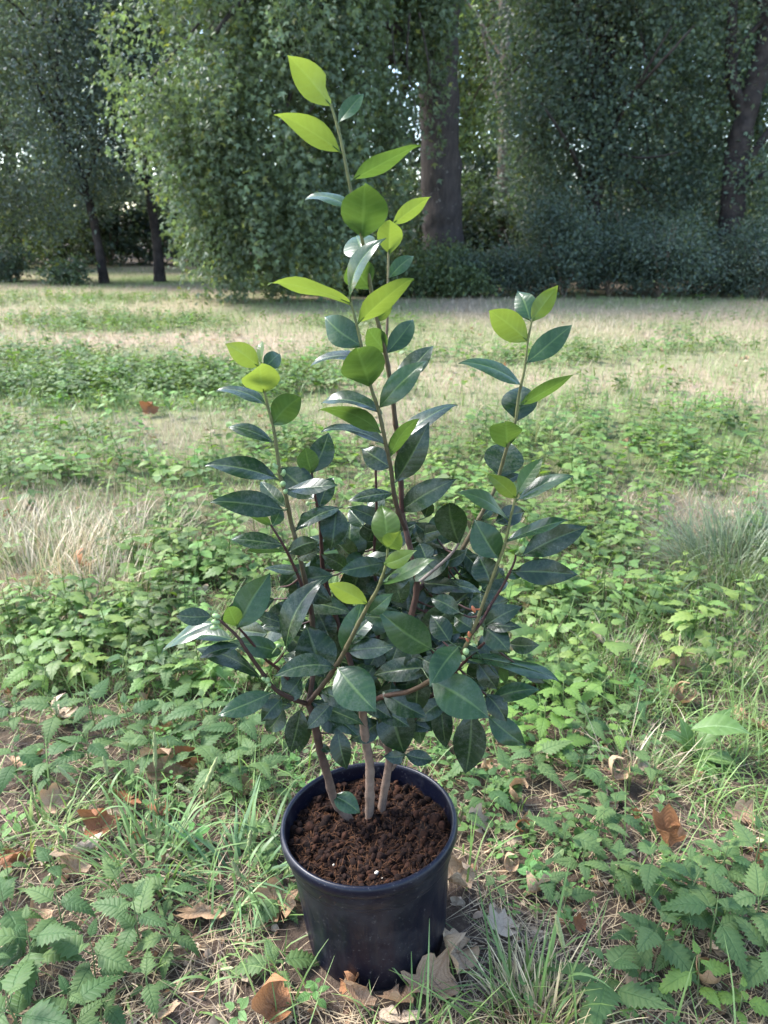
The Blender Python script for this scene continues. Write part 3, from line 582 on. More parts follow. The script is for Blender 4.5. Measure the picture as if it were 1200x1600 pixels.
def crown_mesh(ells, n_clump, per, size, tpl, col, colvar, spread=.32, hang=0.0, surf=.55, seed=0, lit=(1, 1, 1), zmin=.12, name='crown', parent=None, ymin=None, holes=(1.1, .12)):
    g = np.random.default_rng(seed); acc = Acc()
    vol = np.array([e[1][0] * e[1][1] * e[1][2] for e in ells]) ** .75; vol /= vol.sum()
    cent = []
    for (c, r, *_), q in zip(ells, vol):
        m = max(1, int(n_clump * q)); d = g.normal(size=(m, 3)); d /= np.linalg.norm(d, axis=1)[:, None]
        rad = (surf + (1 - surf) * g.random(m)) * (.86 + .28 * g.random(m)); rad = np.where(g.random(m) < .25, rad * g.random(m) ** .4, rad)
        lb = .62 + .85 * fbm(d[:, 0] * 2.1 + 7 + seed, d[:, 2] * 2.1 + d[:, 1] * 1.7, seed + 3, 3) if name == 'crown' else 1.0
        p = np.array(c) + d * (rad * lb)[:, None] * np.array(r); cent.append(np.column_stack([p, d]))
    cent = np.vstack(cent); cent = cent[cent[:, 2] > zmin]
    if ymin is not None: cent = cent[cent[:, 1] > ymin]
    q_ = fbm(cent[:, 0] * holes[0] + cent[:, 1] * .6 + seed, cent[:, 2] * holes[0] * .9, seed, 2); cent = cent[q_ > np.quantile(q_, holes[1])]
    m = len(cent); n = m * per; ci = np.repeat(np.arange(m), per)
    off = g.normal(size=(n, 3)) * spread * (1, 1, .75); t = g.random(n)
    if hang: off[:, 2] -= hang * t; off[:, :2] *= (.35 + .5 * (1 - t))[:, None]
    pos = cent[ci, :3] + off; d = cent[ci, 3:]
    keep = pos[:, 2] > .03; pos, d, ci = pos[keep], d[keep], ci[keep]; n = len(pos)
    # each leaf: tip hangs down and out, face turned up and outwards
    tip = d * (.6, .6, .15) + g.normal(size=(n, 3)) * .75 + (0, 0, -.35 - .35 * bool(hang)); tip /= np.linalg.norm(tip, axis=1)[:, None]
    up = d * .4 + g.normal(size=(n, 3)) * .8 + (0, 0, .6); up -= tip * (up * tip).sum(1)[:, None]; up /= np.linalg.norm(up, axis=1)[:, None]
    Mx = np.stack([np.cross(tip, up), tip, up], 2)
    cc = np.array(col) * (1 + colvar * (g.random((m, 1))[ci] - .5)) * (.75 + .5 * g.random((n, 1)))
    warm = (g.random((n, 1)) < .05); cc = np.where(warm, cc * (1.7, 1.35, .7), cc)
    scatter(acc, tpl[0], tpl[1], pos, Mx, size * (.6 + .75 * g.random(n)), cc)
    o = acc.build(name, M['tree_leaf'], parent, smooth=False); return o, cent
def limb(parent, pts, r0, r1, mat='tree_bark', name='branch', k=9):
    v, f = tube(pts, np.linspace(r0, r1, len(pts)), None, k, .35, len(parent.children)); return wobj(name, v, f, M[mat], parent)
def ell(px, py, Y, rx, ry, rz): return (np.array(P(px, py, Y)), (rx, ry, rz))
def tree(name, label, cat, trunk, r0, r1, limbs, ells, bark='tree_bark', group=None, twigs_n=14, kt=14, **kw):
    tp = np.array([P(*q) for q in trunk]); base = tp[0].copy(); base[2] = -.15
    t = empty(name, (base[0], base[1], 0)); tag(t, label, cat, group)
    pts = np.vstack([base, tp[1:] if tp[0][2] < .05 else tp])
    rad = np.linspace(r0, r1, len(pts)); rad[0] *= 1.25
    v, f = tube(pts, rad, 8 * len(pts), kt, .28, 5); wobj('trunk', v, f, M[bark], t)
    for lp, a, b in limbs: limb(t, np.array([P(*q) for q in lp]), a, b, bark)
    o, cent = crown_mesh(ells, parent=t, **kw)
    g = np.random.default_rng(3)
    for q in g.choice(len(cent), min(twigs_n, len(cent)), replace=False):      # boughs that carry the leaf clumps
        e = cent[q, :3]; s = pts[max(1, min(len(pts) - 1, int(g.integers(len(pts) // 2, len(pts)))))]
        m_ = s * .5 + e * .5 + np.array((0, 0, .25)) * np.linalg.norm(e - s) * .5
        limb(t, [s, m_, e], .05 * (r0 / .3 + .4), .008, bark, 'branch', 6)
    return t
dg1, dg2, lg, lit_yg = (.070, .100, .058), (.064, .092, .060), (.105, .140, .068), (.165, .21, .080)  # last tone: light on the far crowns put into their leaf colour
# the big plane tree with its curtain of hanging boughs
tree('plane_tree', 'huge plane tree with broad grey trunk and lobed leaves hanging to the ground', 'tree',
     [(692, 405, 16.2), (690, 330, 16.2), (688, 220, 16.2), (686, 100, 16.2), (688, 0, 16.2), (690, -150, 16.2), (688, -300, 16.2)], .42, .33,
     [([(688, 40, 16.2), (610, -60, 15.2), (500, -80, 14.), (400, -20, 13.2), (330, 60, 12.8)], .16, .03), ([(688, -40, 16.2), (620, -120, 15), (540, -60, 14), (480, 60, 13.4), (440, 200, 13)], .13, .02),
      ([(690, 120, 16.2), (640, 60, 15.2), (590, 40, 14.6), (560, 120, 14), (555, 230, 13.8)], .09, .015), ([(640, 20, 14.5), (636, 100, 14.3), (650, 180, 14.2), (640, 260, 14.2)], .02, .006),
      ([(612, 40, 14.0), (618, 110, 13.9), (630, 190, 13.9)], .015, .005), ([(655, 20, 14.2), (668, 90, 14.1), (676, 150, 14.1)], .018, .005)],
     [ell(400, 40, 13.4, 2.45, 1.9, 1.7), ell(350, 190, 13.2, 1.30, 1.4, 1.5), ell(420, 270, 13.2, 1.55, 1.5, 1.4), ell(400, 370, 13.4, 1.15, 1.2, .75), ell(520, 200, 14.0, 1.15, 1.2, 2.1),
      ell(560, 330, 14.6, 1.0, 1.0, 1.0), ell(605, 110, 14.9, .62, .8, 1.5), ell(300, 90, 13.0, 1.15, 1.2, 1.2), ell(480, -120, 14.5, 3.2, 2.2, 1.6), ell(640, -60, 15.0, 1.2, .9, .9), ell(500, -300, 15., 3.6, 2.6, 1.8), ell(615, 270, 15.2, .55, .6, 1.1), ell(672, 60, 15.2, .5, .35, 1.2), ell(245, 130, 13.8, .8, .9, 1.2), ell(320, 320, 13.8, .7, .8, 1.0), ell(660, -20, 15.0, .7, .4, .8)],
     bark='plane_bark', twigs_n=26, kt=20, n_clump=2500, per=34, size=.092, tpl=LOBED, col=(.125, .170, .098), colvar=.8, spread=.17, hang=.85, surf=.35, seed=21, zmin=.15, ymin=11.3)
# slim trees standing out on the grass
tree('slim_tree', 'slim dark leaved tree with leaning thin trunk standing on the grass', 'tree',
     [(164, 447, 18.8), (153, 380, 18.8), (138, 310, 18.8), (118, 250, 18.8), (98, 200, 18.8), (90, 80, 18.8), (80, -100, 18.8)], .105, .06,
     [([(130, 290, 18.8), (160, 220, 18.6), (190, 150, 18.4)], .05, .015), ([(110, 230, 18.8), (70, 160, 18.4), (40, 90, 18.2)], .05, .015), ([(140, 312, 18.8), (100, 280, 18.5), (60, 260, 18.3)], .04, .012)],
     [ell(90, 130, 18.8, 2.0, 1.8, 2.3), ell(60, 250, 18.6, 1.5, 1.4, 1.3), ell(150, 220, 18.8, 1.2, 1.2, 1.6), ell(30, 20, 18.8, 2.0, 1.8, 1.8), ell(120, -90, 19, 2.6, 2.0, 2.0), ell(50, 345, 19.2, 1.2, 1.0, .75)],
     n_clump=640, per=64, size=.085, tpl=KITE, col=(.108, .142, .122), colvar=.7, spread=.30, seed=22, zmin=.9)
tree('slim_tree', 'dark tree with crooked forked trunk standing on the grass beside the plane tree', 'tree',
     [(250, 444, 19.6), (246, 390, 19.6), (238, 330, 19.6), (228, 270, 19.6), (218, 220, 19.6), (205, 120, 19.6)], .13, .07,
     [([(232, 290, 19.6), (205, 262, 19.4), (185, 235, 19.3), (165, 200, 19.2)], .07, .02), ([(222, 240, 19.6), (240, 190, 19.5), (255, 120, 19.4)], .06, .02)],
     [ell(215, 170, 19.8, 1.5, 1.4, 2.0), ell(190, 300, 21.0, 1.1, 1.0, .8), ell(180, 60, 20, 1.7, 1.5, 1.8), ell(265, 250, 20.2, 1.2, 1.2, 1.5), ell(180, -100, 20, 2, 2, 2.)],
     n_clump=480, per=64, size=.085, tpl=KITE, col=(.092, .124, .102), colvar=.7, spread=.30, seed=23, zmin=1.7)
tree('slim_tree', 'bushy dark tree beyond the leaning slim tree at the field edge', 'tree',
     [(-60, 450, 19.5), (-62, 330, 19.5), (-70, 150, 19.5), (-70, -50, 19.5)], .16, .09, [],
     [ell(-90, 120, 19.5, 2.4, 2.0, 2.6), ell(-40, 300, 19.5, 1.7, 1.5, 1.5), ell(0, 385, 20.5, 1.1, 1.0, .7)], n_clump=420, per=34, size=.105, tpl=KITE, col=(.072, .10, .074), colvar=.6, spread=.32, seed=24, zmin=.2)
# trees behind the hedge
tree('maple_tree', 'dark spreading maple with thin slanting limbs growing behind the hedge', 'tree',
     [(922, 400, 17.0), (925, 340, 17.0), (932, 260, 17.0), (938, 150, 17.0), (942, 40, 17.0), (945, -120, 17.0)], .20, .12,
     [([(930, 260, 17), (965, 190, 16.0), (1010, 110, 15.4), (1050, 40, 15.1)], .05, .014), ([(936, 200, 17), (985, 150, 15.8), (1040, 90, 15.0), (1085, 40, 14.9)], .045, .014), ([(925, 320, 17), (895, 240, 15.8), (865, 190, 15.4), (845, 160, 15.3)], .05, .012),
      ([(934, 230, 17), (985, 245, 15.6), (1025, 245, 15.1), (1058, 238, 15.0)], .03, .010), ([(940, 80, 17), (900, 10, 16.5), (880, -60, 16.3)], .06, .02)],
     [ell(880, 210, 16.8, 1.5, 1.4, 1.3), ell(960, 100, 16.8, 2.0, 1.6, 1.6), ell(1010, 260, 16.6, 1.4, 1.2, 1.0), ell(840, 100, 17.2, 1.1, 1.3, 1.6), ell(870, 320, 16.8, 1.4, 1.1, .7), ell(1060, 310, 16.8, 1.1, 1.0, .7), ell(950, -60, 17, 2.6, 2, 1.6), ell(1100, 180, 17.5, 1.1, 1.2, 1.3)],
     n_clump=1250, per=46, size=.085, tpl=MAPLE, col=(.084, .120, .088), colvar=.8, spread=.26, seed=25, zmin=.5, twigs_n=34)
tree('forked_tree', 'dark tree with thick forked leaning trunk behind the end of the hedge', 'tree',
     [(1140, 395, 16.0), (1143, 330, 16.0), (1152, 240, 16.0), (1165, 185, 16.0), (1185, 110, 16.0), (1205, 20, 16.0), (1215, -120, 16.0)], .27, .15,
     [([(1166, 185, 16), (1148, 140, 16), (1142, 90, 16), (1146, 0, 16), (1150, -90, 16)], .13, .07), ([(1150, 275, 16), (1195, 215, 15.9), (1240, 150, 15.8)], .10, .04), ([(1148, 300, 16), (1200, 270, 15.8), (1250, 260, 15.7)], .07, .03)],
     [ell(1150, 20, 16.6, 1.3, 1.2, 1.0), ell(1240, 150, 16.6, 1.2, 1.2, 1.6), ell(1110, 110, 15.9, .7, .5, 1.0), ell(1190, 280, 15.6, .6, .5, .7), ell(1150, -120, 16.6, 2.2, 1.8, 1.4), ell(1260, 300, 17, 1.0, 1.0, 1.0)],
     n_clump=480, per=42, size=.088, tpl=MAPLE, col=(.100, .142, .096), colvar=.7, spread=.28, seed=26, zmin=.8, twigs_n=12)
tree('pale_trunk_tree', 'thin straight tree with pale bark between the plane tree and the maple', 'tree',
     [(787, 420, 22), (787, 300, 22), (788, 200, 22), (790, 100, 22), (788, 0, 22), (786, -150, 22)], .19, .13, [],
     [ell(770, -60, 23.2, 2.2, 1.6, 1.6), ell(800, 300, 24, 1.6, 1.4, 1.4), ell(745, 180, 24.5, 1.2, 1.2, 1.7)], bark='twig', n_clump=300, per=26, size=.15, tpl=KITE, col=(.16, .21, .08), colvar=.7, spread=.34, seed=27, zmin=.6, twigs_n=6)
# the wood behind
back = [(20, 27, lit_yg), (150, 30, dg2), (330, 29, dg1), (470, 27, dg1), (600, 25, dg1), (735, 30, lit_yg), (850, 26, lg), (960, 25, dg1), (1075, 28, lg), (1190, 27, lit_yg), (1300, 25, dg1), (-90, 26, dg1), (60, 40, lg), (250, 42, dg1), (760, 42, lit_yg), (1130, 42, lg), (980, 40, lit_yg), (450, 40, dg1)]
for i, (px, Yb, cl) in enumerate(back):
    hz_ = 1.0 if Yb < 35 else 1.5
    tree('woodland_tree', ['pale green tree deep in the wood beyond the nearer trees', 'dark green tree deep in the wood beyond the nearer trees'][0 if cl in (lit_yg, lg) else 1], 'tree',
         [(px, 430, Yb), (px + 4, 330, Yb), (px - 6, 200, Yb), (px, 50, Yb), (px + 5, -80, Yb)], .2, .1, [],
         [ell(px, 120, Yb, 2.1 * hz_, 1.6, 2.6 * hz_), ell(px + 40, 290, Yb, 2.0 * hz_, 1.5, 1.8 * hz_), ell(px - 50, 10, Yb, 2.2 * hz_, 1.6, 2.0 * hz_), ell(px - 20, 370, Yb, 2.0 * hz_, 1.3, 1.1 * hz_), ell(px, -110, Yb, 2.4 * hz_, 1.6, 2.2 * hz_)],
         group='trees deep in the wood', n_clump=480, per=28, size=.19 * (1 if Yb < 35 else 1.4), tpl=KITE, col=cl, colvar=.8, spread=.42, seed=40 + i, zmin=.15, twigs_n=4, kt=8)
# hedge of separate bushes, and undergrowth at the foot of the plane
def bush(name, label, px, Yb, rx, h, col, n, size, seed, group, tpl=KITE, py=None):
    c = P(px, 470, Yb); base = (c.x, Yb, 0); t = empty(name, base); tag(t, label, 'bush', group)
    g = np.random.default_rng(seed)
    for q in range(7):
        a = g.random() * 6.28; e = np.array(base) + (math.cos(a) * rx * .6, math.sin(a) * rx * .45, h * (.5 + .4 * g.random()))
        limb(t, [np.array(base) + (0, 0, -.05), (np.array(base) + e) / 2 + (0, 0, .1), e], .018, .006, 'twig', 'stem', 6)
    es = [(np.array(base) + (0, 0, h * .48), (rx, rx * .8, h * .52))]
    for q in range(5):
        es.append((np.array(base) + ((g.random() - .5) * rx * 1.5, (g.random() - .6) * rx, h * (.25 + .5 * g.random())), (rx * .5, rx * .45, h * .35)))
    crown_mesh(es, n, 22, size, tpl, col, .7, .13, 0, .6, seed, zmin=.04, name='foliage', parent=t, holes=(2.2, .2))
hl = 'bush in the second row of the hedge, rising behind the front bushes'
hlab = ['low hedge bush next to the undergrowth of the plane tree', 'rounded hedge bush below the thin pale trunk', 'tallest hedge bush rising in front of the maple trunk', 'hedge bush just beyond the tallest one below the maple limbs',
        'low hedge bush between the maple and the forked tree', 'tall hedge bush in front of the forked trunk', 'low hedge bush past the forked trunk', 'last hedge bush past the forked tree']
for i, (px, Yb, rx, h) in enumerate([(745, 15.0, .65, .85), (815, 14.8, .75, 1.3), (880, 14.5, .7, 1.85), (950, 14.9, .75, 1.25), (1030, 14.5, .95, 1.45), (1115, 14.8, .8, 1.1), (1190, 14.6, .9, 1.5), (1285, 14.8, .85, 1.2),
                                      (840, 15.8, .8, 1.5), (990, 15.8, .9, 1.7), (1160, 15.8, 1.0, 1.35)]):
    bush('hedge_bush', hlab[i] if i < len(hlab) else hl, px, Yb, rx, h, (.082, .116, .088), 360, .060, 80 + i, 'bushes of the hedge row')
ul = 'low leafy undergrowth bush at the foot of the plane tree'
for i, (px, Yb, rx, h) in enumerate([(685, 15.0, .7, .95), (620, 15.2, .75, .8), (560, 15.4, .7, .7), (500, 15.6, .7, .75), (440, 16.2, .7, .6), (395, 17.0, .6, .55), (650, 14.7, .5, .55), (720, 14.5, .5, .55), (585, 15.0, .4, .4), (520, 15.0, .35, .35)]):
    bush('undergrowth_bush', ul, px, Yb, rx, h, (.100, .140, .066), 190, .070, 100 + i, 'bushes under the plane tree')
bl = 'shadowy bush in the wood beyond the strip of grass'
for i, px in enumerate((-40, 30, 110, 180, 250, 320, 390, 460)):
    bush('wood_bush', bl, px, 29 + (i % 3) * 1.5, 2.0, 2.6 + .8 * (i % 2), (.060, .084, .055), 260, .17, 120 + i, 'bushes beyond the grass')
for i, px in enumerate((700, 770, 840, 910, 980, 1050, 1120, 1190, 1260, 560, 630, 735, 875, 1015, 1155)):
    bush('wood_bush', 'shadowy tall bush in the wood behind the hedge row', px, 20.5 + (i % 3) * 1.3, 1.25, 2.5 + .5 * (i % 3), (.066, .094, .058), 230, .13, 150 + i, 'bushes behind the hedge')
tl = 'small scrubby bush on the grass beside the slim leaning trunk'
bush('scrub_bush', tl, 118, 18.2, .55, .55, (.08, .115, .068), 90, .09, 140, None)
bush('scrub_bush', 'dark scrubby bush under the bushy tree at the edge of the grass', 25, 19.5, .8, .8, (.058, .085, .06), 120, .1, 141, None)

# ------------------------------------------------------------------ nettles and other weeds
def toothed(rows, teeth, W, arch, fold, tip=.9, seed=0):
    """ovate toothed blade along +Y, length 1, bent over its length"""
    g = random.Random(seed); t = np.linspace(0, 1, rows); V, U = [], []
    ang = .25 - (arch * 2.0) * t; dy = np.cos(ang) / (rows - 1); dz = np.sin(ang) / (rows - 1)
    y = np.concatenate([[0], np.cumsum(dy[:-1])]); z = np.concatenate([[0], np.cumsum(dz[:-1])]); tw = g.uniform(-.25, .25)
    for i, tt in enumerate(t):
        w_ = W * .5 * (min(1, tt / .22) ** .6) * (1 - max(0, (tt - .22) / .78) ** 1.25) if tt > 0 else 0.01
        if teeth and 0 < i < rows - 1: w_ = w_ * (1.14 if i % 2 else .80)
        for u in (-1, -.5, 0, .5, 1):
            yo = (.035 if (i % 2 and teeth) else 0) * abs(u) - .03 * abs(u) * (tt < .2)
            V.append((u * w_ * math.cos(tw * tt), y[i] + yo, z[i] + fold * abs(u) * w_ - .35 * u * u * w_ + u * w_ * math.sin(tw * tt) + (.022 * math.sin(i * 3.14159) if 0 else .012 * ((i % 2) * 2 - 1) * (abs(u) == .5))))
            U.append((.5 + .5 * u, tt))
    F_ = np.array([(i * 5 + j, i * 5 + j + 1, (i + 1) * 5 + j + 1, (i + 1) * 5 + j) for i in range(rows - 1) for j in range(4)])
    V = np.array(V); U = np.array(U)
    pv, pf = tube([(0, -.20, -.05), (0, -.08, -.02), (0, .02, 0)], [.016, .014, .012], 4, 4)
    return np.vstack([V, pv]), [F_, pf + len(V)], np.vstack([U, np.tile((.5, .5), (len(pv), 1))])
NL = [toothed(19, 1, .56, .22 + .10 * i, .30, seed=i) for i in range(5)]; NMID = [toothed(11, 1, .60, .25 + .12 * i, .30, seed=i) for i in range(4)]; OUV = np.array([(.5, 0), (1, .33), (1, .66), (.5, 1), (0, .66), (0, .33), (.5, .5)]); NFAR = [(OVAL[0] * (1.15, 1, 1) + (0, 0, .0), OVAL[1], OUV)]
nl_me = {m: [mesh('leaf', v, f, M[m], uv=u) for v, f, u in NL] for m in ('nettle', 'nettle_light')}
st_me = {}
for hq in range(4):
    v, f = tube([(0, 0, -.04), (.012 * (hq - 1.5), .01, .35), (0, .02 * (hq % 2), .7), (.01, 0, 1.0)], [.014, .012, .010, .006], 10, 6); st_me[hq] = mesh('stem', v, f, M['weed_stem'])
def nettle(x, y, h, Ls, label, group, mat='nettle', pairs=None, seed=0):
    g = random.Random(seed); z = float(gz(x, y)); t = bpy.data.objects.new('nettle_plant', None); COL.objects.link(t); t.location = (x, y, z); t.rotation_euler = (g.uniform(-.12, .12), g.uniform(-.12, .12), g.random() * 6.28); t.empty_display_size = .03
    tag(t, label, 'nettle', group)
    s = obj('stem', st_me[g.randrange(4)], t); s.scale = (max(.10, h), max(.10, h), h)
    pairs = pairs or max(3, int(h / .024)); a0 = g.random() * 6.28
    for p in range(pairs):
        q = (p + .6) / pairs; zz = h * (.25 + .75 * q) if p < pairs - 1 else h
        Ls_ = Ls * .88; k = Ls_ * (.55 + .75 * math.sin(min(1, q * 1.15) * 2.4)) if p < pairs - 1 else Ls_ * .5
        for e in (0, 1):
            lf_ = obj('leaf', nl_me[mat][g.randrange(5)], t); a = a0 + p * 1.571 + e * 3.1416 + g.uniform(-.3, .3)
            kk = k * g.uniform(.8, 1.2); r_ = .22 * kk
            lf_.location = (-math.sin(a) * r_, math.cos(a) * r_, zz + .02 * kk); lf_.rotation_euler = (g.uniform(-.35, .25) + (.45 if p == pairs - 1 else 0), g.uniform(-.25, .25), a); lf_.scale = (kk, kk, kk)
    return t
near_n = [  # ground pixel x, y, height m, leaf length m, tint, zone
 (945, 1585, .10, .085, 0, 0), (1010, 1500, .11, .060, 0, 0), (1060, 1440, .13, .058, 0, 0), (1110, 1490, .13, .062, 0, 0), (1165, 1470, .14, .066, 0, 0), (1190, 1540, .12, .06, 0, 0), (1090, 1560, .08, .055, 1, 0), (1150, 1590, .06, .05, 1, 0),
 (1010, 1420, .12, .055, 0, 0), (960, 1400, .10, .050, 0, 0), (1170, 1390, .13, .056, 0, 0), (1120, 1400, .12, .05, 0, 0), (990, 1490, .07, .04, 0, 0), (1040, 1510, .07, .042, 0, 0), (1000, 1550, .05, .04, 0, 0), (1080, 1420, .1, .05, 0, 0),
 (880, 1340, .09, .055, 0, 1), (930, 1330, .10, .05, 0, 1), (850, 1390, .06, .05, 0, 1), (960, 1310, .11, .05, 0, 1), (830, 1310, .05, .045, 0, 1), (880, 1420, .05, .04, 0, 1), (910, 1370, .08, .048, 0, 1),
 (720, 1290, .07, .055, 0, 2), (755, 1265, .08, .06, 0, 2), (790, 1235, .08, .055, 0, 2), (830, 1215, .10, .06, 0, 2), (870, 1190, .11, .06, 1, 2), (900, 1230, .09, .055, 0, 2), (850, 1160, .12, .06, 1, 2), (800, 1170, .10, .055, 1, 2), (910, 1160, .10, .055, 0, 2),
 (880, 1120, .12, .055, 1, 2), (940, 1110, .11, .055, 1, 2), (960, 1180, .09, .05, 1, 2), (990, 1130, .10, .05, 0, 2), (840, 1100, .12, .055, 1, 2), (1010, 1230, .08, .05, 0, 2), (740, 1220, .09, .05, 0, 2), (700, 1180, .08, .05, 0, 2), (930, 1260, .07, .045, 0, 2),
 (40, 1640, 0.128, 0.068, 0, 3), (120, 1620, 0.111, 0.065, 0, 3), (60, 1540, 0.128, 0.065, 0, 3), (150, 1540, 0.102, 0.061, 0, 3), (20, 1480, 0.119, 0.058, 0, 3), (100, 1470, 0.111, 0.054, 0, 3), (220, 1480, 0.111, 0.058, 0, 3), (270, 1500, 0.076, 0.050, 0, 3), (235, 1560, 0.060, 0.043, 0, 3),
 (190, 1420, 0.085, 0.043, 0, 3), (270, 1420, 0.076, 0.043, 0, 3), (20, 1400, 0.093, 0.043, 0, 3), (90, 1390, 0.085, 0.040, 0, 3), (160, 1600, 0.060, 0.050, 0, 3), (0, 1580, 0.102, 0.061, 0, 3),
 (30, 1230, .10, .065, 0, 4), (80, 1240, .10, .06, 0, 4), (140, 1210, .10, .06, 0, 4), (200, 1230, .10, .065, 0, 4), (250, 1210, .11, .065, 0, 4), (310, 1215, .11, .065, 0, 4), (350, 1240, .10, .065, 0, 4), (400, 1230, .10, .065, 0, 4), (430, 1250, .09, .055, 0, 4), (380, 1180, .12, .06, 0, 4),
 (330, 1160, .12, .065, 0, 4), (270, 1150, .12, .06, 0, 4), (210, 1160, .11, .06, 0, 4), (150, 1140, .11, .06, 0, 4), (90, 1150, .11, .06, 0, 4), (30, 1150, .11, .06, 0, 4), (430, 1180, .10, .055, 0, 4), (60, 1080, .11, .06, 1, 4), (130, 1070, .11, .06, 1, 4), (200, 1080, .12, .06, 0, 4),
 (270, 1090, .12, .06, 0, 4), (330, 1100, .11, .055, 1, 4), (100, 1010, .11, .06, 1, 4), (180, 1010, .11, .06, 1, 4), (250, 1030, .10, .055, 1, 4), (50, 1030, .10, .055, 1, 4), (410, 1330, .05, .05, 0, 4), (440, 1420, .04, .05, 0, 4), (430, 1520, .035, .055, 0, 4)]
zl = ['grey-green toothed nettle in the patch of bare soil near the pale grass tuft', 'small nettle among dry leaves between the pot and the nettle patch', 'nettle growing behind the black pot on the side of the broad dock leaves',
      'nettle with large toothed leaves in the patch in front of the foxtail grass', 'nettle in the weeds behind the foxtail grass beside the shrub']
for i, (px, py, h, L, c_, zn) in enumerate(near_n):
    p = G(px, py); nettle(p.x, p.y, h, L, zl[zn], ['nettles by the pale tuft', 'nettles by the pot', 'nettles behind the pot', 'nettles in the corner', 'nettles behind the foxtail'][zn], ('nettle', 'nettle_light')[c_], seed=i)
# farther weeds: each one a single mesh
def weed_geo(seed, lib, n=3):
    g = random.Random(seed); a = Acc(); a0 = 0
    for p in range(n):
        q = (p + .6) / n; k = (.36, .40, .30, .2)[p] if n == 4 else (.42, .40, .24)[p]
        for e in (0, 1):
            v, f, u = lib[g.randrange(len(lib))]; kk = k * g.uniform(.8, 1.2); an = a0 + p * 1.571 + e * 3.14 + g.uniform(-.35, .35)
            Mx = np.array(Matrix.Rotation(an, 3, 'Z') @ Matrix.Rotation(g.uniform(-.35, .2), 3, 'X') @ Matrix.Rotation(g.uniform(-.3, .3), 3, 'Y'))
            a.add((v * kk + (0, .2 * kk, 0)) @ Mx.T + (0, 0, .3 + .7 * q), f, None, u)
    v, f = tube([(0, 0, -.1), (.02, 0, .5), (0, 0, 1)], [.012, .012, .006], 3, 3); a.add(v, f, None, np.tile((.5, .5), (len(v), 1)))
    return a.out()
WG = [weed_geo(i, NMID, 3 + i % 2) for i in range(6)]; WF = [weed_geo(i, NFAR, 3 + i % 2) for i in range(6)]
def tint_cols(n, base, var): return np.clip(np.array(base) * (1 + var * (rng.random((n, 1)) - .5)) * (1 + .25 * (rng.random((n, 3)) - .5)), .004, 1)
def sample_ground(n, y0, y1, dens, power=1.0):
    """points seen on the field between distances y0 and y1, accepted by dens(x, y)"""
    out = []
    while sum(len(o) for o in out) < n:
        y = y0 * (y1 / y0) ** (rng.random(n * 2) ** power); x = (rng.random(n * 2) - .5) * 1.25 * (y + .25)
        k = rng.random(n * 2) < dens(x, y); out.append(np.column_stack([x[k], y[k]]))
    return np.vstack(out)[:n]
away = lambda x, y: (np.hypot(x + .012, y - .99) > .16)
wp = sample_ground(1900, 1.65, 6.8, lambda x, y: np.clip(weedy(x, y) ** 1.3 + .07, 0, 1))
wp = wp[np.argsort(wp[:, 1])]; wm_ = []
for i in range(8):
    V_, F_, C_, U_ = WG[i % 6]; m2 = leafy('weed_leaf_%d' % i, *( [((.065, .120, .032), (.145, .215, .055)), ((.105, .175, .040), (.22, .29, .070))][i % 2] ), 0.32, (.28, .46, .06), .5, nv=6, slant=2.0, vein=.3, vcol=(.07, .15, .04), bumpy=.6, spec=.35) if i < 2 else None
    if m2: wm_.append(m2)
wmesh = [[mesh('nettle_plant', V_, F_, m2, uv=U_) for V_, F_, C_, U_ in WG] for m2 in wm_]
for i in range(205):
    x, y = wp[int(i * 5.0)]; o = obj('nettle_plant', wmesh[0 if (rng.random() < .45) else 1][i % 6]); px, py = proj(np.array(x), np.array(y), np.array(0.))
    h = (.08 + .11 * rng.random()) * (1 if y < 3.4 else 1.15); o.location = (x, y, float(gz(x, y))); o.rotation_euler = (rng.normal() * .12, rng.normal() * .12, rng.random() * 6.28); o.scale = (h * 1.05, h * 1.05, h)
    if y < 2.6: l_ = ('light green nettle in the band of weeds behind the shrub', 'nettles mid field beside the shrub')
    elif px < 600: l_ = ('nettle in the dense green weed bank behind the straw grass', 'nettles in the bank behind the straw')
    else: l_ = ('nettle in the wide green weed bed behind the blue-green grass tuft', 'nettles in the bed behind the tuft')
    tag(o, l_[0], 'nettle', l_[1])
acc = Acc(); rest = wp[np.setdiff1d(np.arange(len(wp)), (np.arange(205) * 5.0).astype(int))]
for q in range(12):
    lod = rest[:, 1] < 2.15; s_ = (rest[lod] if q < 6 else rest[~lod])[q % 6::6]; n = len(s_); h = (.06 + .11 * rng.random(n)); V_, F_, C_, U_ = (WG if q < 6 else WF)[q % 6]
    scatter(acc, V_, F_, np.column_stack([s_, gz(s_[:, 0], s_[:, 1])]), euler_mats(rng.normal(size=n) * .15, rng.normal(size=n) * .15, rng.random(n) * 6.28), h, tint_cols(n, (.125, .195, .052), 1.0), U_)
fp = sample_ground(3200, 5.5, 18.5, lambda x, y: np.clip(weedy(x, y) + .10 * (fbm(x * .9, y * .9, 33, 2) > .42), 0, 1))
for q in range(6):
    s_ = fp[q::6]; n = len(s_); V_, F_, C_, U_ = WF[q]
    scatter(acc, V_, F_, np.column_stack([s_, gz(s_[:, 0], s_[:, 1])]), euler_mats(rng.normal(size=n) * .2, rng.normal(size=n) * .2, rng.random(n) * 6.28), .09 + .08 * rng.random(n), tint_cols(n, (.125, .185, .062), .8), U_)
np_ = sample_ground(1000, .8, 2.4, lambda x, y: away(x, y) * np.clip((y - .85) / .5, .15, 1) * (.15 + .5 * weedy(x, y) + .5 * (fbm(x * 3, y * 3, 37, 2) > .4)))
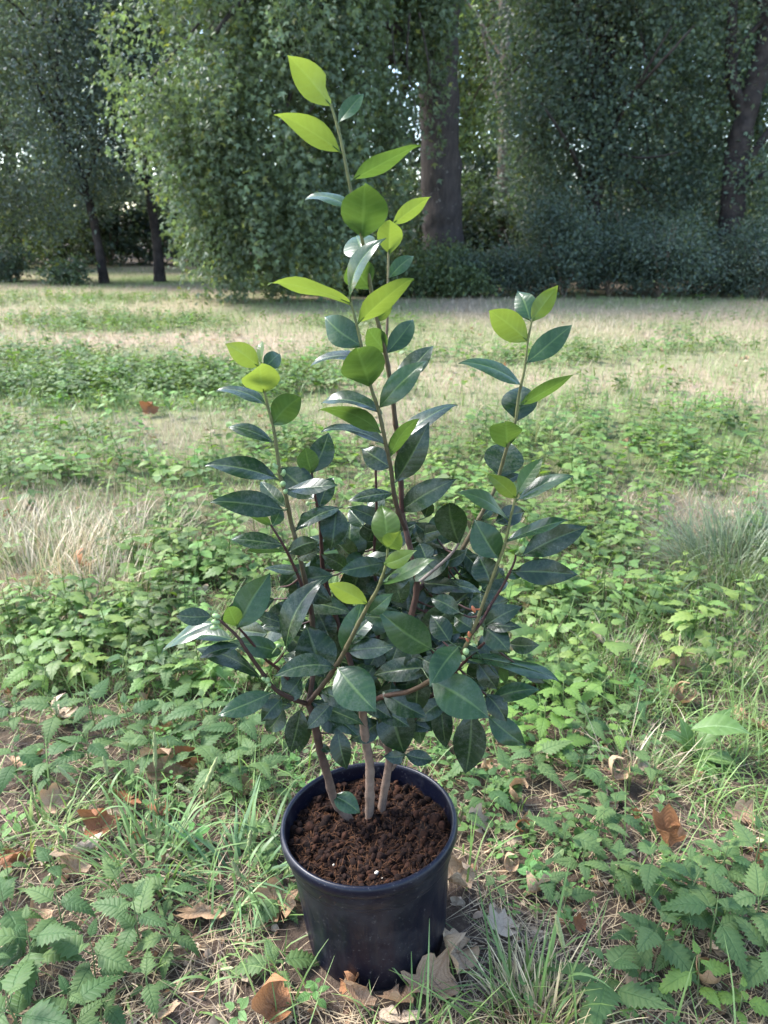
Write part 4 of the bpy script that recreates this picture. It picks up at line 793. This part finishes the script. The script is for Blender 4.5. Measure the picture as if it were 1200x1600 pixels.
for q in range(6):
    s_ = np_[q::6]; n = len(s_); V_, F_, C_, U_ = WF[q]
    scatter(acc, V_, F_, np.column_stack([s_, gz(s_[:, 0], s_[:, 1])]), euler_mats(rng.normal(size=n) * .2, rng.normal(size=n) * .2, rng.random(n) * 6.28), .03 + .04 * rng.random(n) ** 2, tint_cols(n, (.115, .21, .06), .7), U_)
tag(acc.build('weeds', M['weed']), 'green weed cover spreading in patches over the dry field', 'weeds', kind='stuff')

# ------------------------------------------------------------------ grass, straw, leaf litter
HAY, HAY2, ROT, GR, GR2 = (.46, .36, .225), (.36, .27, .16), (.15, .11, .08), (.14, .225, .06), (.21, .30, .10)
acc = Acc()                                                        # loose dry stalks lying on the soil
s_ = sample_ground(17000, .70, 3.4, lambda x, y: away(x, y) * (.30 + 1.1 * fbm(x * 5, y * 5, 71, 2)) * (1 - .5 * weedy(x, y))); n = len(s_)
cl = np.where(rng.random((n, 1)) < .35, np.array(ROT), np.where(rng.random((n, 1)) < .5, np.array(HAY), np.array(HAY2))) * (.6 + .7 * rng.random((n, 1)))
strips(acc, n, np.column_stack([s_, gz(s_[:, 0], s_[:, 1]) + .002 + .010 * rng.random(n)]), .03 + .09 * rng.random(n) ** 1.5, .0008 + .0013 * rng.random(n), rng.random(n) * 6.28, rng.normal(size=n) * .12 + .10, rng.normal(size=n) * .35 - .25, cl, 4)
tag(acc.build('straw_litter', M['straw']), 'dry straw stalks strewn over the soil around the pot', 'straw', kind='stuff')
acc = Acc()                                                        # short standing dry grass of the field
def dry(x, y): return np.clip(1.05 - weedy(x, y) * .95, .12, 1) * np.clip(.35 + fbm(x * 1.3, y * 1.3, 75, 3) * 1.2, 0, 1)
s_ = sample_ground(62000, 1.7, 17.5, dry, .85); s_ = s_[~((s_[:, 1] > 14.2) & (s_[:, 0] > -2.2))]; n = len(s_); gm = np.clip(fbm(s_[:, 0] * .7, s_[:, 1] * .7, 77, 3) * 3.4 - .75, 0, 1)[:, None]
cl = np.where(rng.random((n, 1)) < gm * .8, np.array(GR2), np.where(rng.random((n, 1)) < .6, np.array((.54, .44, .32)), np.array((.38, .30, .21)))) * (.6 + .55 * rng.random((n, 1)))
sc_ = np.clip(s_[:, 1] / 5, .6, 2.2)
strips(acc, n, np.column_stack([s_, gz(s_[:, 0], s_[:, 1]) - .005]), (.05 + .09 * rng.random(n)), (.0016 + .002 * rng.random(n)) * sc_, rng.random(n) * 6.28, .5 + rng.random(n) * .9, -1.4 * rng.random(n), cl, 2)
tag(acc.build('dry_grass', M['straw']), 'short bleached dry grass covering the open field', 'grass', kind='stuff')
acc = Acc()                                                        # green grass between the weeds
s_ = sample_ground(20000, .75, 6.5, lambda x, y: away(x, y) * np.clip((y - .95) / .8, .06, 1) * np.clip(fbm(x * 2.3, y * 2.3, 81, 3) * 3 - .9, 0.04, 1)); n = len(s_)
cl = np.where(rng.random((n, 1)) < .6, np.array(GR), np.array(GR2)) * (.65 + .7 * rng.random((n, 1)))
strips(acc, n, np.column_stack([s_, gz(s_[:, 0], s_[:, 1]) - .004]), .05 + .12 * rng.random(n) ** 1.5, .0016 + .0026 * rng.random(n), rng.random(n) * 6.28, .5 + rng.random(n) * .9, -1.8 * rng.random(n) - .1, cl, 4)
s_ = sample_ground(7000, 5, 28, lambda x, y: np.clip(np.maximum(weedy(x, y), (y > 17) * (x < -2.5) * .9), .05, 1)); s_ = s_[~((s_[:, 1] > 14.2) & (s_[:, 0] > -2.4))]; n = len(s_)
strips(acc, n, np.column_stack([s_, gz(s_[:, 0], s_[:, 1]) - .005]), .06 + .10 * rng.random(n), .006 + .008 * rng.random(n), rng.random(n) * 6.28, .5 + rng.random(n) * .9, -1.2 * rng.random(n), tint_cols(n, (.16, .24, .075), .6), 3)
tag(acc.build('green_grass', M['blade']), 'thin green grass growing between the weeds', 'grass', kind='stuff')

STRAW = (.52, .43, .30)
def tuft(label, px, py, n, L, wdt, base, base2, mix, rad, lean=(0, 0), lift=(.7, 1.5), bend=(-1.6, -.2), name='grass_tuft', mat=None):
    p = G(px, py); z0 = float(gz(p.x, p.y)); t = Acc(); r_ = rad * np.sqrt(rng.random(n)); a_ = rng.random(n) * 6.283
    x, y = p.x + r_ * np.cos(a_), p.y + r_ * np.sin(a_); az = a_ + rng.normal(size=n) * .5
    cl = np.where(rng.random((n, 1)) < mix, np.array(base2), np.array(base)) * (.65 + .65 * rng.random((n, 1)))
    strips(t, n, np.column_stack([x, y, gz(x, y) - .01]), L * (.45 + .75 * rng.random(n)), wdt * (.6 + .8 * rng.random(n)), az, lift[0] + (lift[1] - lift[0]) * rng.random(n), bend[0] + (bend[1] - bend[0]) * rng.random(n), cl, 7)
    V, F_, C, U = t.out(); o = obj(name, mesh(name, V - (p.x, p.y, z0), F_, M['straw' if base[0] > .4 else 'blade'], cols=C), None, (p.x, p.y, z0)); tag(o, label, 'grass tuft', kind='thing'); return o

tuft('bleached straw grass tuft with a few green blades beside the bare soil', 845, 1600, 240, .10, .0030, (.60, .49, .29), (.20, .25, .09), .2, .07, lift=(.9, 1.6), bend=(-1.2, .3))
tuft('clump of upright green blades rising out of the bleached straw tuft', 815, 1600, 42, .20, .0058, (.15, .22, .07), GR, .4, .06, lift=(.9, 1.5), bend=(-1.1, -.1))
tuft('large blue-green grass tuft with long arching fine blades', 1140, 905, 900, .34, .0036, (.115, .16, .08), (.19, .22, .13), .4, .17, lift=(.5, 1.5), bend=(-2.3, -.3))
tuft('smaller blue-green grass tuft touching the large arching one', 1215, 880, 600, .30, .0036, (.115, .16, .08), (.19, .22, .13), .4, .16, lift=(.5, 1.5), bend=(-2.3, -.3))
tuft('pale dry straw tuft standing in the weeds behind the foxtail grass', 60, 905, 460, .20, .0030, (.60, .50, .34), (.50, .40, .26), .4, .24, lift=(.8, 1.6), bend=(-1.5, .2))
tuft('thin dry straw tuft leaning over the weeds beside the pale straw tuft', 165, 940, 280, .19, .0030, STRAW, (.26, .28, .12), .4, .15, lift=(.8, 1.6), bend=(-1.5, .2))
tuft('thin pale straw grass tuft leaning over the edge of the weed bank', 10, 850, 260, .17, .0028, (.60, .50, .34), (.48, .38, .25), .4, .22, lift=(.7, 1.6), bend=(-1.6, .2))
tuft('short pale straw tuft between the weed bank and the standing straw', 120, 850, 260, .15, .0028, (.60, .50, .34), (.48, .38, .25), .4, .22, lift=(.7, 1.6), bend=(-1.6, .2))
tuft('flattened straw grass tuft in front of the standing straw tufts', 40, 985, 200, .13, .0024, (.60, .50, .34), (.30, .30, .14), .4, .16, lift=(.4, 1.5), bend=(-1.6, .2))
tuft('flattened straw grass tuft beside the dock leaves on bare soil', 1120, 1080, 200, .12, .0022, (.60, .50, .34), (.30, .30, .14), .4, .16, lift=(.2, 1.3), bend=(-1.6, .2))
tuft('low straw and green grass tuft between the straw and the shrub', 215, 850, 260, .20, .0028, STRAW, (.20, .26, .10), .5, .16, lift=(.7, 1.5), bend=(-1.5, .1))
tuft('wide bladed green grass clump carrying foxtail seed heads', 235, 1365, 90, .15, .0060, (.14, .23, .08), (.19, .28, .10), .5, .07, lift=(.6, 1.4), bend=(-1.9, -.3))
tuft('spreading green grass clump beside the rim of the pot', 375, 1370, 75, .15, .0065, (.12, .21, .09), (.16, .25, .10), .5, .07, lift=(.4, 1.3), bend=(-1.9, -.3))
tuft('small yellowish green grass clump next to the large leaved nettles', 60, 1320, 60, .12, .0045, (.19, .26, .07), (.24, .28, .10), .5, .05, lift=(.5, 1.4), bend=(-1.8, -.2))
tuft('green grass clump growing through the straw beside the pot', 330, 1470, 38, .12, .0045, (.15, .22, .08), GR2, .5, .06, lift=(.3, 1.2), bend=(-1.5, -.2))
tuft('thin grass clump beside the broad dock leaves', 985, 1215, 110, .14, .0026, (.20, .25, .10), STRAW, .35, .09, lift=(.5, 1.5), bend=(-1.6, -.1))
tuft('loose green grass clump past the dock leaves', 1130, 1200, 130, .14, .0030, (.17, .24, .08), STRAW, .25, .12, lift=(.4, 1.4), bend=(-1.7, -.2))
tuft('straw coloured grass clump below the blue-green tuft', 1150, 990, 170, .16, .0028, STRAW, (.2, .26, .1), .4, .14, lift=(.5, 1.5), bend=(-1.7, -.1))
tuft('short grass clump growing in front of the nettle bed', 960, 1060, 130, .14, .0028, (.19, .26, .09), STRAW, .3, .12, lift=(.5, 1.5), bend=(-1.7, -.1))
tuft('green grass clump in the far dry field beyond the weed bed', 820, 690, 160, .26, .006, (.18, .25, .10), (.30, .29, .16), .4, .3, lift=(.6, 1.5), bend=(-1.5, -.1))
tuft('green grass clump between the straw and the weed bank', 480, 860, 180, .2, .0035, (.16, .24, .07), (.22, .28, .1), .4, .16, lift=(.6, 1.5), bend=(-1.6, -.1))
# foxtail grass
hp, hf = lathe([(.01, 0), (.075, .05), (.095, .2), (.10, .5), (.085, .78), (.05, .95), (.01, 1.0)], 10, lambda z, a: 1 + .30 * np.sin(a * 5 + z * 60) * np.cos(z * 75))
hp2, hf2 = lathe(np.column_stack([np.interp(np.linspace(0, 1, 34), [0, .05, .2, .5, .8, .95, 1], [.01, .075, .095, .10, .085, .05, .01]), np.linspace(0, 1, 34)]), 10, lambda z, a: 1 + .34 * np.sin(a * 4 + z * 95) * np.cos(z * 120 + a))
M['foxtail'] = plain('foxtail_head', (.20, .24, .09), (.32, .34, .16), 300, .8, .4, 500)
for i, (gx_, gy_, hx, hy, tx_, ty_) in enumerate([(246, 1300, 243, 1200, 241, 1142), (205, 1345, 118, 1225, 88, 1196), (175, 1280, 168, 1210, 161, 1181), (250, 1350, 318, 1235, 340, 1182), (240, 1330, 275, 1225, 300, 1240), (100, 1330, 105, 1262, 115, 1248), (420, 1440, 375, 1370, 362, 1345), (385, 1400, 389, 1322, 392, 1297), (310, 1560, 345, 1515, 365, 1512), (900, 1590, 880, 1480, 868, 1428)]):
    b_ = np.array(G(gx_, gy_)); d = b_[1]; h_ = np.array(P(hx, hy, d - .01)); t_ = np.array(P(tx_, ty_, d - .015))
    fo = empty('foxtail_grass', b_); tag(fo, 'green foxtail grass stalk with bristly seed head among the weeds beside the pot', 'foxtail grass', 'foxtail stalks by the pot', 'thing')
    v, f = tube([b_ - (0, 0, .02), b_ * .5 + h_ * .5 + (0.003, 0, .004), h_, t_], [.0011, .0009, .0008, .0005], 14, 6); wobj('stalk', v, f, M['weed_stem'], fo)
    L = np.linalg.norm(t_ - h_); q = Vector(t_ - h_).to_track_quat('Z', 'Y').to_matrix(); v = (hp2 * (min(.035, L) , min(.035, L), L)) @ np.array(q).T + h_; wobj('seed_head', v, hf2, M['foxtail'], fo)
    for e in range(2):
        a = Acc(); m_ = b_ * (.7 - .3 * e) + h_ * (.3 + .3 * e); strips(a, 1, m_[None], np.array([.07]), np.array([.006]), np.array([random.random() * 6.28]), np.array([.9]), np.array([-1.5]), np.array([(.15, .24, .08)]), 6); a.build('blade', M['blade'], fo)
# broad leaved dock by the nettles
p = G(1085, 1190); dk = empty('dock_plant', (p.x, p.y, float(gz(p.x, p.y)))); tag(dk, 'broad light green dock leaves spreading over the grass beyond the nettle patch', 'weed')
for (bx, by, tx_, ty_, wpx, dd) in [(1085, 1180, 1035, 1145, 30, .0), (1080, 1140, 1180, 1150, 45, -.04), (1075, 1185, 1062, 1120, 28, .03), (1090, 1180, 1150, 1195, 36, -.06), (1085, 1185, 1120, 1230, 30, -.08), (1090, 1180, 1145, 1105, 30, .06)]:
    B = np.array(P(bx, by, p.y)); T_ = np.array(P(tx_, ty_, p.y + dd)); B[2] = max(B[2], .01); T_[2] = max(T_[2], .02); ax = unit(T_ - B); n = unit(np.array((0, -.2, 1.)) - ax * ax.dot((0, -.2, 1.)))
    v, f, u = leaf_geo(B, T_, wpx / FPX * 1.6, n, .12, .2, bx); a = Acc(); a.add(v, f, None, u); tv, tf = tube([(p.x, p.y, 0), B * .5 + np.array((p.x, p.y, .03)) * .5, B + ax * .01], [.002, .0018, .0012], 6, 5); a.add(tv, tf, None, np.tile((.5, .5), (len(tv), 1))); a.build('leaf', M['dock'], dk)

# fallen leaves, dry and curled
def dead_geo(seed, curl):
    g = np.random.default_rng(seed); na = 40; a = np.linspace(0, 2 * math.pi, na, endpoint=False)
    lobes = [(90, 1.0, 20), (38, .82, 17), (142, .85, 17), (-12, .6, 18), (192, .58, 18)]
    r_ = np.full(na, .44)
    for d_, rr_, w_ in lobes:
        x = (np.degrees(a) - d_ + 180) % 360 - 180; r_ = np.maximum(r_, .44 + (rr_ * g.uniform(.85, 1.1) - .44) * np.clip(1 - np.abs(x) / (w_ * 1.5), 0, 1) ** .8 * (1 + .10 * np.cos(x * .9)))
    r_ = np.where(np.abs((np.degrees(a) - 270 + 180) % 360 - 180) < 14, .08, r_)
    V, U = [(0, 0, 0)], [(.5, 0)]
    ks = (.3, .6, .85, 1.0)
    for k_ in ks:
        for q in range(na): V.append((r_[q] * k_ * math.cos(a[q]), r_[q] * k_ * math.sin(a[q]), 0)); U.append((.5 + .5 * (((q * 5 / na) % 1) - .5), k_))
    V = np.array(V); axd = g.random() * 6.28; cx, sx_ = math.cos(axd), math.sin(axd)
    e = V[:, 0] * cx + V[:, 1] * sx_; f_ = -V[:, 0] * sx_ + V[:, 1] * cx
    th = curl * e * (1 + .5 * np.sin(f_ * 3 + seed)); rad = 1 / max(curl, .05)
    e2 = np.sin(th) * rad; z = (1 - np.cos(th)) * rad
    z += .10 * (fbm(e * 3 + seed, f_ * 3, seed, 3) - .45) * 2 + .10 * curl * f_ ** 2; V = np.column_stack([e2 * cx - f_ * sx_, e2 * sx_ + f_ * cx, z])
    Fs = [np.array([(0, 1 + q, 1 + (q + 1) % na) for q in range(na)]), np.array([(1 + i * na + q, 1 + (i + 1) * na + q, 1 + (i + 1) * na + (q + 1) % na, 1 + i * na + (q + 1) % na) for i in range(3) for q in range(na)])]
    tv, tf = tube([(0, .05, .0), (0, -.15, .02), (.06, -.55, .06)], [.018, .014, .012], 6, 5); U += [(.5, .5)] * len(tv)
    Fs.append(tf + len(V)); return np.vstack([V, tv]), Fs, np.array(U)
DM = {m: [mesh('fallen_leaf', *dead_geo(300 + i, c_)[:2], M[m], uv=dead_geo(300 + i, c_)[2]) for i, c_ in enumerate((1.0, 1.7, 2.3, 3.0, 1.4, 3.6))] for m in ('dead', 'dead_red', 'dead_pale')}
def dead(px, py, wpx, mat, var, rz, tilt=(0, 0), label=None, group=None, lift=.016):
    p = G(px, py); o = obj('fallen_leaf', DM[mat][var]); zc = p.y * cp + CAM_H * sp; s = wpx / FPX * zc / 1.3
    o.scale = (s, s, s); o.location = (p.x, p.y, float(gz(p.x, p.y)) + lift + .25 * s * abs(tilt[0])); o.rotation_euler = (tilt[0], tilt[1], rz); tag(o, label, 'dry leaf', group); return o
for a in [(672, 1555, 95, 'dead', 1, .4, (.3, .2), 'big tan dry plane leaf with lobes drooping beside the foot of the pot'), (715, 1500, 80, 'dead', 2, 1.9, (.15, -.2), 'crumpled tan dry leaf leaning on the pot foot under the straw tuft blades'),
          (622, 1575, 60, 'dead', 4, 2.8, (.4, 0), 'torn brown dry leaf lying just in front of the pot'), (565, 1580, 62, 'dead', 5, .9, (.1, .3), 'rolled tan dry leaf like a tube in front of the pot'), (545, 1550, 42, 'dead_red', 2, 4., (.2, .2), 'small folded brown leaf beside the rolled tan leaf'),
          (625, 1605, 70, 'dead_pale', 1, 3.2, (.3, .1), 'pale pinkish dry leaf below the pot between two tan leaves'), (438, 1432, 62, 'dead', 4, .2, (.3, -.2), 'domed brown dry leaf standing beside the pot wall'), (325, 1435, 82, 'dead', 0, 2.4, (.15, .2), 'flat tan lobed leaf on straw between the grass clumps'),
          (715, 1390, 66, 'dead', 3, .7, (.3, .2), 'crumpled brown leaf with a green leaf over it behind the pot side'), (430, 1585, 86, 'dead_red', 2, 1.2, (.4, .2), 'orange brown dry leaf on the straw in front of the green weed'), (265, 1590, 40, 'dead', 1, 3.9, (.2, .2), 'small tan dry leaf by the large leaved nettle patch'),
          (1095, 1555, 72, 'dead', 3, 2.0, (.9, .5), 'curled two toned dry leaf standing on bare soil in front of the nettles'), (983, 1558, 42, 'dead', 0, .3, (.2, .1), 'small flat ochre leaf beside the low nettle on bare soil'), (788, 1460, 55, 'dead_pale', 4, 1.0, (.1, .1), 'bleached whitish crumpled leaf on bare soil behind the straw tuft'),
          (797, 1365, 44, 'dead', 3, 2.2, (.3, .1), 'small brown folded leaf on soil between pot and nettles'), (748, 1300, 44, 'dead_pale', 4, .4, (.5, .3), 'pale tan upright dry leaf next to the pot rim'), (797, 1260, 60, 'dead', 5, 1.4, (1.2, .2), 'tall rolled brown leaf standing among small weeds by the pot'), (806, 1310, 40, 'dead_red', 5, 1.7, (1.1, 0), 'narrow russet leaf standing below the rolled brown leaf'),
          (1035, 1320, 70, 'dead_red', 3, .2, (1.0, .3), 'russet crumpled leaf standing behind the nettle patch'), (960, 1225, 60, 'dead', 3, 2.2, (.4, 0), 'curled tan leaf between the nettles and grass behind the pot'), (945, 1270, 50, 'dead', 1, .8, (.3, .2), 'brown leaf half hidden under nettle leaves behind the pot'),
          (905, 1460, 26, 'dead_red', 4, .3, (.5, .1), 'tiny orange leaf beside the lowest nettle stems'), (1160, 1290, 60, 'dead', 1, .3, (.3, .2), 'tan leaf lying in the grass past the russet leaf'), (1070, 1065, 60, 'dead', 2, .4, (.4, .2), 'brown dry leaf on soil above the dock leaves'), (1065, 1105, 60, 'dead', 3, 1.9, (.3, .1), 'tan curled leaf between soil and dock leaves'),
          (950, 1020, 66, 'dead_pale', 4, 1.5, (.2, .1), 'broad pale pink leaf under the nettles behind the shrub'), (1190, 1150, 60, 'dead', 1, 2.2, (.3, .2), 'tan leaf in the grass past the dock plant'), (830, 955, 40, 'dead', 0, .2, (.2, .1), 'small tan leaf in grass behind the shrub leaves'),
          (260, 1225, 72, 'dead', 2, .4, (.4, .2), 'brown leaf pile top leaf behind the foxtail heads'), (300, 1215, 60, 'dead_red', 3, 1.4, (.5, .2), 'russet leaf leaning on the leaf pile behind the foxtail'), (205, 1265, 62, 'dead_red', 1, 2.4, (.4, .1), 'orange brown leaf among the wide grass blades'), (250, 1290, 50, 'dead_red', 3, 3.1, (.5, .1), 'small russet leaf under the wide grass clump'),
          (90, 1275, 46, 'dead', 4, .6, (.4, .2), 'small brown heart shaped leaf on dark soil by nettles'), (160, 1310, 60, 'dead_red', 2, .2, (.4, 0), 'folded russet leaf at the foot of the grass clump'), (120, 1375, 60, 'dead', 5, .9, (.1, .1), 'narrow rolled brown leaf on straw behind the large leaved nettles'), (60, 1450, 60, 'dead', 1, 1.6, (.3, .1), 'brown leaf under the large leaved nettles'),
          (25, 925, 40, 'dead', 1, .4, (.4, .1), 'pinkish tan leaf beside the straw tuft'), (130, 895, 42, 'dead_red', 2, 2.4, (.4, .1), 'dark brown leaf in front of the straw tuft'), (100, 1035, 46, 'dead_red', 3, .4, (.4, .1), 'russet leaf on bare soil in the nettles'), (205, 1030, 40, 'dead', 1, 1.4, (.3, .1), 'tan leaf lying among nettles beside the shrub'), (100, 1125, 55, 'dead_pale', 2, 2.3, (.3, .1), 'pale leaf half under the nettles by dark soil'),
          (235, 650, 30, 'dead_red', 2, .5, (.8, .1), 'orange leaf standing by the weed bank'), (715, 1425, 26, 'dead_pale', 3, 1.2, (.3, .1), 'small bleached leaf scrap beside the pot wall'), (490, 1475, 24, 'dead_pale', 4, 2.1, (.2, .1), 'tiny whitish leaf on straw by the pot wall'), (390, 1535, 32, 'dead_pale', 0, .5, (.1, .1), 'small pale pink leaf on straw before the green weed')]:
    dead(*a)
s_ = sample_ground(210, 1.05, 9.5, lambda x, y: away(x, y) * (.25 + .8 * fbm(x * .9, y * .9, 91, 2)) * (1 - .5 * weedy(x, y)) * (~((y < 1.5) & (np.abs(x) < .22))), 1.0)
for i, (x, y) in enumerate(s_):
    m_ = ('dead', 'dead_red', 'dead', 'dead_pale')[i % 4]; o = obj('fallen_leaf', DM[m_][int(rng.integers(6))]); s = .022 + .028 * rng.random(); o.scale = (s, s, s)
    o.location = (x, y, float(gz(x, y)) + .012); o.rotation_euler = (rng.normal() * .45, rng.normal() * .45, rng.random() * 6.28)
    tag(o, {'dead': 'tan dry leaf scattered on the field behind the shrub', 'dead_red': 'russet dry leaf scattered on the field behind the shrub', 'dead_pale': 'bleached dry leaf scattered on the field behind the shrub'}[m_], 'dry leaf', 'dry leaves on the field')
acc = Acc(); s_ = sample_ground(2600, .72, 12, lambda x, y: away(x, y) * .9); n = len(s_)
fv, ff = fan_leaf([(0, 0), (.4, .1), (.45, .6), (.1, 1), (-.4, .7), (-.35, .2)], .5)
scatter(acc, fv, ff, np.column_stack([s_, gz(s_[:, 0], s_[:, 1]) + .006]), euler_mats(rng.normal(size=n) * .5, rng.normal(size=n) * .5, rng.random(n) * 6.28), (.008 + .022 * rng.random(n) ** 2) * np.clip(s_[:, 1] / 3, 1, 2), np.array([(.34, .20, .11), (.24, .13, .07), (.45, .34, .24)])[rng.integers(0, 3, n)] * (.6 + .6 * rng.random((n, 1))))
tag(acc.build('leaf_litter', M['litter']), 'crumbled brown leaf bits among the straw on the field', 'leaf litter', kind='stuff')
acc = Acc(); lv, lf = lump(90); lv, lf = oct_v * (1, .8, .6), oct_f; s_ = sample_ground(1500, .72, 2.6, lambda x, y: away(x, y) * np.clip(fbm(x * 3, y * 3, 95, 2) * 2.5 - .6, 0, 1)); n = len(s_)
scatter(acc, lv, lf, np.column_stack([s_, gz(s_[:, 0], s_[:, 1])]), euler_mats(*(rng.random((3, n)) * 6.28)), .002 + .010 * rng.random(n) ** 3, tint_cols(n, (.11, .078, .056), .6))
tag(acc.build('soil_clods', M['peat_bit']), 'small crumbs and clods of brown soil on the bare ground', 'soil', kind='stuff')
